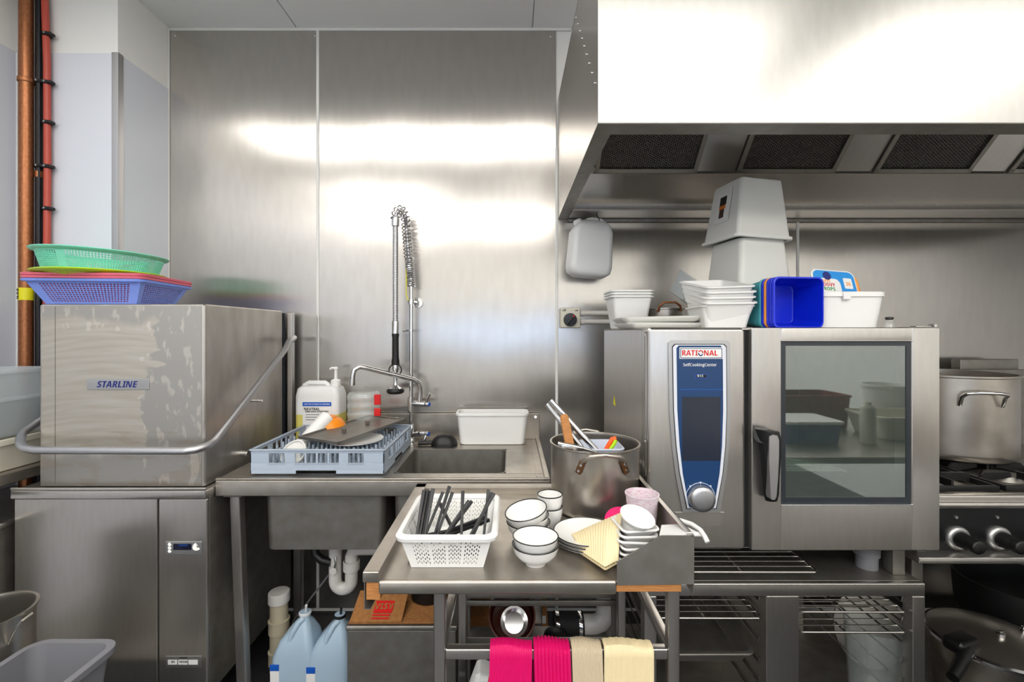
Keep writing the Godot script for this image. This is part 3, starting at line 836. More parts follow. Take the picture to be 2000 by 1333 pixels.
func oven() -> void:
	var df := 1.40
	var x0 := X(1265, df)
	var x1 := X(1837, df)
	var y0 := Y(1077, df)
	var y1 := Y(640, df)
	var db := 2.075
	var t := thing("combi_oven", "stainless steel combi oven with blue control panel and glass door", "oven", Vector3((x0 + x1) / 2, y0, -1.74))
	var xc := X(1458, df)
	var xd := X(1468, df)
	# hollow body so that the cavity shows through the door
	var g := G.new()
	var bd := df + 0.075
	g.bx(x0 + 0.004, x0 + 0.008, y0 + 0.004, y1 - 0.004, bd, db, 0.001)
	g.bx(x1 - 0.012, x1 - 0.008, y0 + 0.004, y1 - 0.004, bd, db, 0.001)
	g.bx(x0 + 0.004, x1 - 0.008, y1 - 0.008, y1 - 0.003, bd - 0.06, db, 0.001)
	g.bx(x0 + 0.004, x1 - 0.008, y0 + 0.004, y0 + 0.01, bd, db, 0.001)
	g.bx(x0 + 0.008, x1 - 0.012, y0 + 0.01, y1 - 0.008, db - 0.005, db, 0.001)
	put("body", g, M.steel, t)
	g = G.new()
	var ix0 := xd + 0.03; var ix1 := x1 - 0.06
	var iy0 := y0 + 0.1; var iy1 := y1 - 0.05
	g.bx(xc, ix0, y0 + 0.01, y1 - 0.01, bd, bd + 0.01)
	g.bx(ix1, x1 - 0.012, y0 + 0.01, y1 - 0.01, bd, bd + 0.01)
	g.bx(ix0, ix1, y0 + 0.01, iy0, bd, bd + 0.01)
	g.bx(ix0, ix1, iy1, y1 - 0.01, bd, bd + 0.01)
	g.bx(ix0 - 0.004, ix0, iy0, iy1, bd, db - 0.08)
	g.bx(ix1, ix1 + 0.004, iy0, iy1, bd, db - 0.08)
	g.bx(ix0, ix1, iy0 - 0.004, iy0, bd, db - 0.08)
	g.bx(ix0, ix1, iy1, iy1 + 0.004, bd, db - 0.08)
	g.bx(ix0, ix1, iy0, iy1, db - 0.08, db - 0.076)
	put("cavity", g, M.dull_steel, t)
	g = G.new()
	for k in 22:
		var d := bd + 0.05 + 0.4 * k / 21.0
		g.tube([Vector3(ix0 + 0.02, iy0 + 0.11, -d), Vector3(ix1 - 0.14, iy0 + 0.11, -d)], 0.0022, 6)
	for x in [ix0 + 0.02, ix1 - 0.14]:
		g.tube([Vector3(x, iy0 + 0.107, -(bd + 0.045)), Vector3(x, iy0 + 0.107, -(bd + 0.455))], 0.003, 6)
	put("oven_shelf", g, M.wire, t)
	# control column
	g = G.new()
	g.bx(x0, xc, y0, y1, df, bd - 0.004, 0.012)
	var cc := put("control_column", g, M.steel, t)
	g = G.new()
	g.bx(x0 - 0.004, x0 + 0.006, Y(860, df), y1 - 0.02, df + 0.012, df + 0.03, 0.004)
	g.bx(x0 - 0.004, x0 + 0.006, Y(935, df), Y(864, df), df + 0.012, df + 0.03, 0.004)
	put("edge_grip", g, M.steel, cc)
	box("gap_seal", xc, xd, y0 + 0.004, y1 - 0.002, df + 0.02, bd, M.rubber, t, 0.0)
	var lay := func(nm: String, pts: Array, d0: float, d1: float, m: Material, par: Node) -> MeshInstance3D:
		var poly := PackedVector2Array()
		for p in pts: poly.append(Vector2(X(p[0], df), Y(p[1], df)))
		var q := G.new()
		q.prism(poly, df - d0, df - d1)
		return put(nm, q, m, par)
	var shape := func(e: float) -> Array:
		return [[1309 + e, 665 + e], [1419 - e, 665 + e], [1424 - e, 670 + e], [1425 - e, 800], [1422.5 - e, 870], [1417 - e, 925], [1404.5 - e, 1000 - e], [1332 + e, 1000 - e], [1318 + e, 925], [1311 + e, 870], [1306 + e, 800], [1304 + e, 670 + e]]
	var cp: MeshInstance3D = lay.call("control_panel", shape.call(0.0), 0.007, -0.001, M.silver, cc)
	cp.set_meta("label", "blue control panel with screen and turning knob")
	lay.call("panel_border", shape.call(7.0), 0.0078, 0.006, M.ink, cp)
	lay.call("panel_stripe", shape.call(8.5), 0.0084, 0.007, M.sheet, cp)
	var inner := []
	for p in shape.call(9.0): inner.append([lerpf(1364.5, p[0], 0.88), lerpf(835.0, p[1], 0.993)])
	lay.call("panel_face", inner, 0.009, 0.007, M.panel_blue, cp)
	var scr := box("screen", X(1330, df), X(1404.5, df), Y(899, df), Y(775, df), df - 0.0096, df - 0.008, M.screen, cp, 0.0)
	scr.set_meta("label", "dark greasy touch screen")
	box("divider_line", X(1325.5, df), X(1409, df), Y(761, df), Y(760, df), df - 0.0094, df - 0.008, M.label_blue, cp, 0.0)
	var br := box("badge", X(1325, df), X(1409, df), Y(701, df), Y(679, df), df - 0.0100, df - 0.008, M.white, cp, 0.0008)
	for e in [[1326.5, 1407.5, 699.5, 698.3], [1326.5, 1407.5, 681.7, 680.5], [1326.5, 1327.7, 699, 681], [1406.3, 1407.5, 699, 681]]:
		box("badge_border", X(e[0], df), X(e[1], df), Y(e[2], df), Y(e[3], df), df - 0.0104, df - 0.009, M.panel_blue, br, 0.0)
	text("RATI", W(1347, 690, df - 0.0104), 0.0225, M.red, br)
	text("NAL", W(1388, 690, df - 0.0104), 0.0225, M.red, br)
	g = G.new()
	var oc := W(1368.5, 690, df - 0.0105)
	g.tube([oc + Vector3(0.007, 0, 0), oc + Vector3(0.005, 0.006, 0), oc + Vector3(-0.001, 0.008, 0), oc + Vector3(-0.006, 0.004, 0)], 0.0018, 6)
	put("lettering", g, M.red, br)
	g = G.new()
	g.tube([oc + Vector3(-0.007, 0, 0), oc + Vector3(-0.004, -0.006, 0), oc + Vector3(0.001, -0.008, 0), oc + Vector3(0.006, -0.004, 0)], 0.0018, 6)
	put("lettering", g, M.print_blue, br)
	text("SelfCookingCenter", W(1367, 713, df - 0.0094), 0.0125, M.white, cp, false)
	box("power_switch", X(1356, df), X(1379, df), Y(738, df), Y(731, df), df - 0.0096, df - 0.008, M.label_blue, cp, 0.0)
	box("power_switch", X(1357, df), X(1378, df), Y(737.3, df), Y(731.7, df), df - 0.0099, df - 0.009, M.ink, cp, 0.0)
	text("O I I", W(1367.5, 734.5, df - 0.0102), 0.009, M.white, cp)
	g = G.new()
	var kc := W(1368, 972, df - 0.009)
	g.xf = Transform3D(Basis(Vector3.RIGHT, PI / 2), kc)
	g.lathe([Vector2(0.039, 0.0), Vector2(0.039, 0.018), Vector2(0.036, 0.024), Vector2(0.026, 0.027), Vector2(0.0, 0.028)], 32)
	put("knob", g, M.alu, cp, "round brushed metal knob")
	g = G.new()
	var ring := []
	for i in 40: ring.append(kc + Vector3(sin(TAU * i / 40), cos(TAU * i / 40), 0) * 0.0445)
	g.tube(ring, 0.0008, 5, true)
	put("dial_ring", g, M.sheet, cp)
	for q in [[-0.031, 0.034, 2.5], [0.031, 0.034, -0.9], [0.0, 0.045, -1.57]]:
		var tp := PackedVector2Array()
		for k in 3: tp.append(Vector2(kc.x + q[0] + 0.0042 * cos(q[2] + TAU * k / 3), kc.y + q[1] + 0.0042 * sin(q[2] + TAU * k / 3)))
		g = G.new()
		g.prism(tp, df - 0.0098, df - 0.009)
		put("arrow_mark", g, M.sheet, cp)
	lay.call("service_flap", [[1318, 1001], [1326, 1027], [1405, 1027], [1414, 1001]], 0.002, -0.001, M.steel, cc)
	box("rating_sticker", X(1354, df), X(1370, df), Y(1048, df), Y(1040, df), df - 0.001, df, M.white, cc, 0.0)
	# warning triangle on the side
	g = G.new()
	var sp := W(1208, 783, 1.86)
	g.tri(Vector3(x0 + 0.003, sp.y - 0.02, -1.84), Vector3(x0 + 0.003, sp.y - 0.02, -1.89), Vector3(x0 + 0.003, sp.y + 0.022, -1.865))
	g.tri(Vector3(x0 + 0.0034, sp.y - 0.02, -1.84), Vector3(x0 + 0.0034, sp.y + 0.022, -1.865), Vector3(x0 + 0.0034, sp.y - 0.02, -1.89))
	put("warning_sticker", g, M.yellow, t)
	# the door: a frame with a window, two panes and the handle
	var w := [X(1527, df), X(1781, df), Y(986, df), Y(667, df)]
	g = G.new()
	g.bx(xd, w[0], y0, y1, df, bd - 0.006, 0.004)
	g.bx(w[1], x1, y0, y1, df, bd - 0.006, 0.004)
	g.bx(w[0] - 0.004, w[1] + 0.004, y0, w[2], df, bd - 0.006, 0.004)
	g.bx(w[0] - 0.004, w[1] + 0.004, w[3], y1, df, bd - 0.006, 0.004)
	var dr := put("door", g, M.steel, t)
	g = G.new()
	for q in [[w[0], w[0] + 0.014, w[2] + 0.02, w[3] - 0.014], [w[1] - 0.014, w[1], w[2] + 0.02, w[3] - 0.014], [w[0], w[1], w[2], w[2] + 0.02], [w[0], w[1], w[3] - 0.014, w[3]]]:
		g.bx(q[0], q[1], q[2], q[3], df + 0.004, df + 0.008)
	put("window_border", g, mat(Color(0.16, 0.18, 0.20), 0.3), dr)
	g = G.new()
	g.bx(w[0] + 0.012, w[1] - 0.012, w[2] + 0.018, w[3] - 0.012, df + 0.006, df + 0.008)
	put("pane", g, M.tint_glass, dr, "tinted glass door pane")
	for q in [[w[0] - 0.003, w[1] + 0.003, w[2] - 0.003, w[2]], [w[0] - 0.003, w[1] + 0.003, w[3], w[3] + 0.002]]:
		box("window_edge", q[0], q[1], q[2], q[3], df - 0.002, df + 0.006, M.chrome, dr, 0.0008)
	g = G.new()
	var hp := func(px: float, py: float, out_: float) -> Vector3: return W(px, py, df - out_)
	g.loft([g.rr(0.001, 0.001, 0.0005, 0.0)], false, false)
	var hs := []
	for r in [[1488, 838, 0.05, 12, 13], [1499, 843, 0.052, 21, 13], [1503, 860, 0.05, 22, 14], [1505, 890, 0.048, 19, 13], [1505, 930, 0.044, 16, 12], [1506, 965, 0.04, 14, 11], [1506, 978, 0.036, 11, 8]]:
		var c: Vector3 = hp.call(r[0], r[1], r[2] - 0.012)
		var l := PackedVector3Array()
		for i in 16:
			var a := TAU * i / 16
			l.append(c + Vector3(cos(a) * r[3] / F * df, 0, -sin(a) * r[4] / F * df))
		l.reverse()
		hs.append(l)
	g = G.new()
	g.loft(hs)
	g.cyl(hp.call(1487, 852, 0.0), hp.call(1487, 852, 0.045), 0.021, 16)
	var hn := put("handle", g, M.black, dr, "black door handle with a grey grip plate")
	g = G.new()
	var gp := PackedVector2Array()
	for p in [[1501, 853], [1508, 849], [1517, 851], [1520, 860], [1520, 890], [1518, 935], [1515, 970], [1512, 976], [1506, 976], [1504, 972], [1501, 900]]: gp.append(Vector2(X(p[0], df - 0.058), Y(p[1], df - 0.058)))
	g.prism(gp, df - 0.062, df - 0.036)
	put("grip_plate", g, M.silver, hn)
	g = G.new()
	g.cyl(Vector3(x1 - 0.03, y0 - 0.014, -(df + 0.04)), Vector3(x1 - 0.03, y0, -(df + 0.04)), 0.016)
	put("hinge", g, M.dull_steel, dr)
	for p in [[x0 + 0.06, bd + 0.05], [x1 - 0.13, bd + 0.05], [x0 + 0.06, db - 0.06], [x1 - 0.13, db - 0.06]]:
		g = G.new()
		g.lathe([Vector2(0.032, Y(1141, 1.42) - 0.001), Vector2(0.032, Y(1141, 1.42) + 0.04), Vector2(0.038, Y(1141, 1.42) + 0.042), Vector2(0.038, y0 + 0.004)], 18, Vector3(p[0], 0, -p[1]), true, true)
		put("foot", g, M.grey_tub, t)

func oven_stand() -> void:
	var df := 1.42
	var db := 2.05
	var x0 := X(1258, df)
	var x1 := X(1808, df)
	var yt := Y(1141, df)
	var yb := Y(1166, df)
	var t := thing("oven_stand", "stainless steel oven stand with two bays of shelf runners", "stand", Vector3((x0 + x1) / 2, 0, -1.74))
	box("top_shelf", x0, x1, yt - 0.004, yt, df + 0.02, db, M.dull_steel, t, 0.001)
	box("front_rail", x0, x1, yb, yt, df, df + 0.02, M.steel, t, 0.003)
	for p in [[x0, df], [x1 - 0.04, df], [x0, db - 0.04], [x1 - 0.04, db - 0.04]]:
		box("leg", p[0], p[0] + 0.04, 0.0, yb + (0.0 if p[1] == df else 0.036), p[1], p[1] + 0.04, M.steel, t, 0.003)
	box("upright_post", x1 - 0.06, x1 - 0.02, yt, 0.768, df + 0.05, df + 0.09, M.dull_steel, t, 0.002)
	box("centre_panel", X(1497, df), X(1562, df), 0.1, yb, df + 0.002, db - 0.05, M.steel, t, 0.003)
	box("bottom_shelf", x0 + 0.04, x1 - 0.04, 0.14, 0.16, df + 0.04, db - 0.04, M.dull_steel, t, 0.002)
	box("rear_rail", x0 + 0.04, x1 - 0.04, yb, yb + 0.03, db - 0.03, db - 0.01, M.dull_steel, t, 0.002)
	# runners on both sides of each bay
	for x in [x0 + 0.041, X(1497, df) - 0.007, X(1562, df) + 0.001, x1 - 0.047]:
		for k in 6:
			var y := yb - 0.035 - 0.065 * k
			var g := G.new()
			g.tube([Vector3(x + 0.003, y + 0.02, -(df + 0.03)), Vector3(x + 0.003, y, -(df + 0.035)), Vector3(x + 0.003, y, -(db - 0.06))], 0.003, 6)
			put("runner", g, M.wire, t)
	var make := func(label: String, xa: float, xb: float, y: float, n: int) -> void:
		var r := thing("wire_rack", label, "rack", Vector3((xa + xb) / 2, y, -1.7), "chrome wire racks in the oven stand")
		var g := G.new()
		var d0 := df + 0.012; var d1 := db - 0.07
		g.tube([Vector3(xa, y, -d0 - 0.01), Vector3(xa + 0.01, y, -d0), Vector3(xb - 0.01, y, -d0), Vector3(xb, y, -d0 - 0.01), Vector3(xb, y, -d1), Vector3(xa, y, -d1)], 0.0036, 8, true)
		put("frame", g, M.wire, r)
		g = G.new()
		g.tube([Vector3(lerpf(xa, xb, 0.45), y - 0.003, -d0), Vector3(lerpf(xa, xb, 0.45), y - 0.003, -d1)], 0.003, 6)
		put("cross_rod", g, M.wire, r)
		g = G.new(); g.local = true
		g.tube([Vector3(xa - (xa + xb) / 2, 0, 0), Vector3(xb - (xa + xb) / 2, 0, 0)], 0.0022, 6)
		var first: MeshInstance3D = null
		for k in n:
			var o: MeshInstance3D
			if first == null:
				o = put("rod", g, M.wire, r); first = o
			else:
				o = first.duplicate(); o.name = "rod"; r.add_child(o, true)
			o.position = Vector3(0, 0.002, 1.7 - lerpf(d0, d1, (k + 1.0) / (n + 1)))
	make.call("chrome wire rack in the bay beside the prep table", x0 + 0.05, X(1497, df) - 0.009, Y(1213, df), 16)
	make.call("topmost chrome wire rack above the glass jug", X(1562, df) + 0.009, x1 - 0.05, Y(1201, df), 16)
	make.call("chrome wire rack directly above the glass jug", X(1562, df) + 0.009, x1 - 0.05, Y(1241, df), 16)
	make.call("chrome wire rack lying on top of the stand under the oven", x0 + 0.12, x0 + 0.55, yt + 0.03, 16)
	var tr := thing("oven_tray", "shallow steel oven tray in the lower runners beside the prep table", "tray", Vector3((x0 + X(1497, df)) / 2, Y(1310, df), -1.7))
	var g := G.new()
	var xa := x0 + 0.05; var xb := X(1497, df) - 0.009
	g.local = true
	g.tub((xb - xa) / 2 - 0.025, 0.22, (xb - xa) / 2 - 0.012, 0.235, 0.045, 0.02, 0.002, 0.012, 0.006)
	put("pan", g, M.dull_steel, tr)
	tr.position = Vector3((xa + xb) / 2, Y(1290, df) - 0.05, -1.7)
	var j := thing("measuring_jug", "clear glass measuring jug with handle on the stand shelf", "jug", Vector3(X(1706, 1.56), 0.16, -1.56))
	g = G.new(); g.local = true
	var top := Y(1232, 1.52) - 0.16
	g.lathe([Vector2(0.0, 0.004), Vector2(0.062, 0.004), Vector2(0.068, 0.02), Vector2(0.084, top - 0.01), Vector2(0.086, top), Vector2(0.082, top), Vector2(0.064, 0.022), Vector2(0.056, 0.012), Vector2(0.0, 0.012)], 32)
	put("bowl", g, M.jug_glass, j)
	g = G.new(); g.local = true
	g.tube([Vector3(0.078, top - 0.02, 0.02), Vector3(0.115, top - 0.03, 0.03), Vector3(0.122, top - 0.06, 0.03), Vector3(0.12, top - 0.13, 0.03)], 0.008, 10)
	put("handle", g, M.jug_glass, j)

func stove() -> void:
	var df := 1.5
	var x0 := 1.335
	var x1 := 2.5
	var yt := Y(966, df)
	var db := 2.26
	var t := thing("gas_range", "black and steel gas range with cast iron trivets beside the oven", "stove", Vector3(1.92, 0, -1.88))
	box("body", x0, x1, Y(1090, df) + 0.002, yt - 0.03, df + 0.01, db, M.dull_steel, t, 0.003)
	box("hob_plate", x0, x1, yt - 0.03, yt - 0.012, df + 0.01, db, M.dull_steel, t, 0.003)
	var g := G.new()
	g.bx(x0, x1, Y(984, df), yt, df - 0.01, df + 0.02, 0.004)
	g.tube([Vector3(x0, Y(988, df - 0.02), -(df - 0.014)), Vector3(x1, Y(988, df - 0.02), -(df - 0.014))], 0.011, 12)
	put("front_trim", g, M.steel, t)
	var cp := box("control_panel", x0, x1, Y(1077, df), Y(993, df), df - 0.002, df + 0.01, M.enamel, t, 0.002)
	for px in [1869, 1949, 2030]:
		var c := W(px, 1051, df - 0.002)
		g = G.new()
		g.xf = Transform3D(Basis(Vector3.RIGHT, PI / 2), c)
		g.lathe([Vector2(0.039, 0), Vector2(0.039, 0.006), Vector2(0.034, 0.012), Vector2(0.028, 0.013)], 28, Vector3.ZERO, true, true)
		var bz := put("knob_ring", g, M.silver, cp)
		g = G.new()
		g.xf = Transform3D(Basis(Vector3.RIGHT, PI / 2), c)
		g.lathe([Vector2(0.026, 0.01), Vector2(0.024, 0.03), Vector2(0.02, 0.05), Vector2(0.022, 0.052), Vector2(0.022, 0.07), Vector2(0.018, 0.075), Vector2(0, 0.076)], 22)
		put("knob", g, M.black, bz)
		g = G.new()
		g.cyl(c + Vector3(-0.004, 0.068, 0), c + Vector3(-0.004, 0.068, 0.004), 0.005, 10)
		put("pilot_light", g, M.silver, cp)
	box("lower_trim", 1.30, x1, Y(1103, 1.45), Y(1090, 1.45), 1.45, df + 0.03, M.steel, t, 0.003)
	for p in [[x0 + 0.03, df + 0.05], [x1 - 0.07, df + 0.05], [x0 + 0.03, db - 0.08], [x1 - 0.07, db - 0.08]]:
		box("leg", p[0], p[0] + 0.04, 0, Y(1090, df) + 0.01, p[1], p[1] + 0.04, M.dull_steel, t, 0.003)
	box("lower_shelf", x0, x1, 0.03, 0.05, df + 0.05, db, M.dull_steel, t, 0.002)
	box("back_riser", x0, x1, yt - 0.02, Y(722, db - 0.04), db - 0.05, db, M.dull_steel, t, 0.003)
	box("back_riser_top", X(1868, db), x1, Y(722, db), Y(702, db), db - 0.02, db + 0.03, M.dull_steel, t, 0.003)
	# two trivets with burners
	for k in 4:
		var cx := x0 + 0.17 + 0.33 * (k % 2)
		var cz: float = df + 0.2 + 0.34 * (k / 2)
		g = G.new()
		g.lathe([Vector2(0.0, 0.02), Vector2(0.05, 0.02), Vector2(0.055, 0.012), Vector2(0.06, 0.0)], 24, Vector3(cx, yt - 0.013, -cz))
		put("burner", g, M.dull_steel, t)
		g = G.new()
		for s in [-1, 1]:
			g.bx(cx - 0.155, cx + 0.155, yt - 0.008, yt + 0.012, cz + s * 0.15 - 0.006, cz + s * 0.15 + 0.006, 0.002)
			g.bx(cx + s * 0.15 - 0.006, cx + s * 0.15 + 0.006, yt - 0.008, yt + 0.012, cz - 0.155, cz + 0.155, 0.002)
			var poly := PackedVector2Array([Vector2(cx + s * 0.15, yt - 0.006), Vector2(cx + s * 0.15, yt + 0.012), Vector2(cx + s * 0.13, yt + 0.03), Vector2(cx + s * 0.04, yt + 0.03), Vector2(cx + s * 0.035, yt + 0.012)])
			for dz in [-0.06, 0.06]:
				g.prism(poly, cz + dz - 0.004, cz + dz + 0.004)
			g.bx(cx - 0.005, cx + 0.005, yt + 0.004, yt + 0.03, cz + s * 0.1 - 0.05, cz + s * 0.1 + 0.05, 0.002)
		put("trivet", g, M.cast_iron, t)

func opposite_bench() -> void:
	# the worktop whose reflection shows in the oven door
	var t := thing("island_bench", "steel island bench facing the ovens, mirrored in the oven door", "bench", Vector3(1.9, 0, -0.15))
	box("worktop", 1.05, 3.0, 0.87, 0.90, -0.45, 0.82, M.bench_steel, t, 0.003)
	for p in [[1.1, 0.74], [2.9, 0.74], [1.1, -0.4], [2.9, -0.4]]:
		box("leg", p[0] - 0.02, p[0] + 0.02, 0, 0.87, p[1] - 0.02, p[1] + 0.02, M.steel, t, 0.002)
	box("lower_shelf", 1.08, 2.98, 0.25, 0.27, -0.42, 0.76, M.dull_steel, t, 0.002)
	var s := thing("spray_can", "pale spray can standing on the island bench", "can", Vector3(1.75, 0.90, -0.58))
	var g := G.new(); g.local = true
	g.lathe([Vector2(0.03, 0), Vector2(0.033, 0.003), Vector2(0.033, 0.17), Vector2(0.026, 0.185), Vector2(0.014, 0.19), Vector2(0.014, 0.205), Vector2(0.0, 0.206)], 24, Vector3.ZERO, true)
	put("can_body", g, M.ivory, s)
	var b := thing("lidded_box", "blue plastic box with white lid on the island bench", "box", Vector3(1.47, 0.90, -0.5))
	g = G.new(); g.local = true
	g.tub(0.13, 0.1, 0.14, 0.11, 0.1, 0.02, 0.003, 0.004, 0.006)
	put("box_body", g, mat(Color(0.12, 0.2, 0.5), 0.4), b)
	g = G.new(); g.local = true
	g.stack([[0.1, 0.147, 0.117, 0.02], [0.112, 0.147, 0.117, 0.02], [0.116, 0.135, 0.105, 0.02]])
	put("lid", g, M.white, b)
	var r := thing("red_crate", "dark red plastic crate on the island bench", "crate", Vector3(1.72, 0.90, -0.12))
	g = G.new(); g.local = true
	g.tub(0.19, 0.12, 0.2, 0.13, 0.19, 0.02, 0.004, 0.008, 0.012)
	put("crate_body", g, mat(Color(0.45, 0.08, 0.08), 0.5), r)
	var w := thing("white_pail", "white plastic pail on the island bench", "bucket", Vector3(2.25, 0.90, -0.08))
	g = G.new(); g.local = true
	g.lathe([Vector2(0.11, 0), Vector2(0.125, 0.22), Vector2(0.132, 0.22), Vector2(0.132, 0.235), Vector2(0.12, 0.235), Vector2(0.106, 0.005)], 28, Vector3.ZERO, true, true)
	put("pail_body", g, M.white, w)
	var c := thing("deep_tub", "cream plastic tub on the island bench beside the spray can", "tub", Vector3(2.05, 0.90, -0.4))
	g = G.new(); g.local = true
	g.tub(0.16, 0.12, 0.19, 0.14, 0.12, 0.04, 0.004, 0.008, 0.012)
	put("tub_body", g, M.ivory, c)

func wall_pipes() -> void:
	var t := thing("gas_pipe", "thick copper gas pipe with yellow tape running up the clad corner", "pipe", Vector3(X(51, 2.0), 0, -2.0))
	var g := G.new()
	g.cyl(Vector3(X(51, 2.0), 0, -2.0), Vector3(X(51, 2.0), CEIL, -2.0), 0.0245, 20)
	put("tube", g, M.copper, t)
	for py in [158]:
		g = G.new()
		g.lathe([Vector2(0.027, -0.01), Vector2(0.029, -0.008), Vector2(0.029, 0.008), Vector2(0.027, 0.01)], 20, W(51, py, 2.0))
		g.cyl(W(60, py, 2.0), W(68, py + 3, 2.03), 0.008, 8)
		put("clamp", g, M.copper, t)
	g = G.new()
	g.lathe([Vector2(0.0252, -0.027), Vector2(0.0252, 0.027)], 20, W(51, 575, 2.0))
	var tp := put("marker_tape", g, M.yellow, t, "yellow marker tape with black capitals")
	text("GAS", W(45, 575, 2.0) + Vector3(0, 0, 0.0228), 0.026, M.ink, tp, true, 0.0, Basis(Vector3.UP, -0.5) * Basis(Vector3.BACK, PI / 2))
	var run := func(called: String, label: String, pts: Array, r: float, m: Material, clips: Array, px: float) -> Node3D:
		var o := thing(called, label, "pipe", pts[0])
		var q := G.new()
		q.tube(pts, r, 12)
		put("tube", q, m, o)
		for py in clips:
			var k := G.new()
			var c := W(px, py, 2.02)
			k.lathe([Vector2(r + 0.001, -0.009), Vector2(r + 0.005, -0.007), Vector2(r + 0.005, 0.007), Vector2(r + 0.001, 0.009)], 14, c)
			k.bx(c.x - 0.006, c.x + 0.03, c.y - 0.008, c.y + 0.006, -c.z - r - 0.004, -c.z + 0.01, 0.003)
			var clip := put("clip", k, M.black, o)
			k = G.new()
			k.cyl(c + Vector3(0.004, 0, r + 0.003), c + Vector3(0.004, 0, r + 0.0065), 0.004, 8)
			put("screw", k, M.alu, clip)
		return o
	var d := 2.02
	var x := X(76, d)
	var bp: Node3D = run.call("cable_conduit", "black plastic pipe with a copper joint between copper and red pipes", [Vector3(x, 0.0, -d), Vector3(x, CEIL, -d)], 0.0125, M.black, [160, 325, 491, 735], 76)
	g = G.new()
	g.lathe([Vector2(0.0135, -0.014), Vector2(0.0145, -0.012), Vector2(0.0145, 0.012), Vector2(0.0135, 0.014)], 14, W(76, 341, d))
	put("joint", g, M.copper, bp)
	g = G.new()
	g.cyl(Vector3(x + 0.01, 0.0, -d + 0.009), Vector3(x + 0.01, CEIL, -d + 0.009), 0.004, 8)
	put("side_cable", g, M.navy, bp)
	x = X(91, d)
	run.call("red_conduit", "red plastic water pipe held by black clips", [Vector3(x, 0.0, -d), Vector3(x, Y(600, d), -d), Vector3(x + 0.004, Y(330, d), -d), Vector3(x + 0.002, Y(120, d), -d), Vector3(x - 0.008, Y(0, d), -d), Vector3(x - 0.02, CEIL, -d)], 0.0128, M.red_pipe, [68, 162, 240, 326, 408, 491], 92)

func square_colander(called: String, label: String, at: Vector3, turn: float, m: Material) -> Node3D:
	var t := thing(called, label, "colander", at)
	var hx := 0.2; var hz := 0.15; var h := 0.09; var bx_ := 0.158; var bz := 0.11
	var g := G.new(); g.local = true
	for s in [[Vector3(-bx_, 0, bz), Vector3(bx_, 0, bz), Vector3(hx, h, hz), Vector3(-hx, h, hz), 30], [Vector3(bx_, 0, -bz), Vector3(-bx_, 0, -bz), Vector3(-hx, h, -hz), Vector3(hx, h, -hz), 30],
			[Vector3(bx_, 0, bz), Vector3(bx_, 0, -bz), Vector3(hx, h, -hz), Vector3(hx, h, hz), 22], [Vector3(-bx_, 0, -bz), Vector3(-bx_, 0, bz), Vector3(-hx, h, hz), Vector3(-hx, h, -hz), 22]]:
		var q := func(u: float, w: float) -> Vector3: return (s[0] as Vector3).lerp(s[1], u).lerp((s[3] as Vector3).lerp(s[2], u), w)
		var a := 0.09; var b := 0.91; var c := 0.1; var e := 0.86
		g.perf(q.call(a, c), q.call(b, c), q.call(b, e), q.call(a, e), s[4] - 4, 9, 0.66, 0.66, 0.0025)
		for k in [[0.0, a, 0.0, 1.0], [b, 1.0, 0.0, 1.0], [a, b, 0.0, c], [a, b, e, 1.0]]:
			g.quad(q.call(k[0], k[2]), q.call(k[1], k[2]), q.call(k[1], k[3]), q.call(k[0], k[3]))
	g.bx(-bx_, bx_, 0.0, 0.003, -bz, bz)
	put("basket", g, m, t, "", 1.0)
	g = G.new(); g.local = true
	g.stack([[h - 0.006, hx - 0.002, hz - 0.002, 0.02], [h - 0.006, hx + 0.014, hz + 0.014, 0.03], [h + 0.002, hx + 0.016, hz + 0.016, 0.03], [h + 0.004, hx + 0.012, hz + 0.012, 0.03], [h + 0.003, hx - 0.002, hz - 0.002, 0.02], [h - 0.006, hx - 0.002, hz - 0.002, 0.02]], 5, false, false)
	put("rim", g, m, t)
	t.rotation.y = turn
	return t

func round_colander(called: String, label: String, at: Vector3, r: float, rb: float, h: float, m: Material, nv: int) -> Node3D:
	var t := thing(called, label, "colander", at)
	var g := G.new(); g.local = true
	var n := 44
	for i in n:
		var a0 := TAU * i / n; var a1 := TAU * (i + 1) / n
		var p := func(a: float, w: float) -> Vector3: return Vector3(sin(a), 0, cos(a)) * lerpf(rb, r, w) + Vector3(0, h * w, 0)
		if i % 11 == 0:
			g.quad(p.call(a0, 0.0), p.call(a1, 0.0), p.call(a1, 0.92), p.call(a0, 0.92))
		else:
			g.perf(p.call(a0, 0.06), p.call(a1, 0.06), p.call(a1, 0.88), p.call(a0, 0.88), 3, nv - 1, 0.62, 0.6, 0.002)
		g.quad(p.call(a0, 0.0), p.call(a1, 0.0), p.call(a1, 0.06), p.call(a0, 0.06))
		g.quad(p.call(a0, 0.88), p.call(a1, 0.88), p.call(a1, 1.0), p.call(a0, 1.0))
		g.tri(Vector3.ZERO, p.call(a1, 0.0), p.call(a0, 0.0))
	put("basket", g, m, t, "", 1.0)
	g = G.new(); g.local = true
	g.lathe([Vector2(r - 0.003, h - 0.006), Vector2(r + 0.012, h - 0.002), Vector2(r + 0.016, h + 0.004), Vector2(r + 0.012, h + 0.007), Vector2(r - 0.004, h + 0.003), Vector2(r - 0.003, h - 0.006)], 48)
	put("rim", g, m, t)
	return t

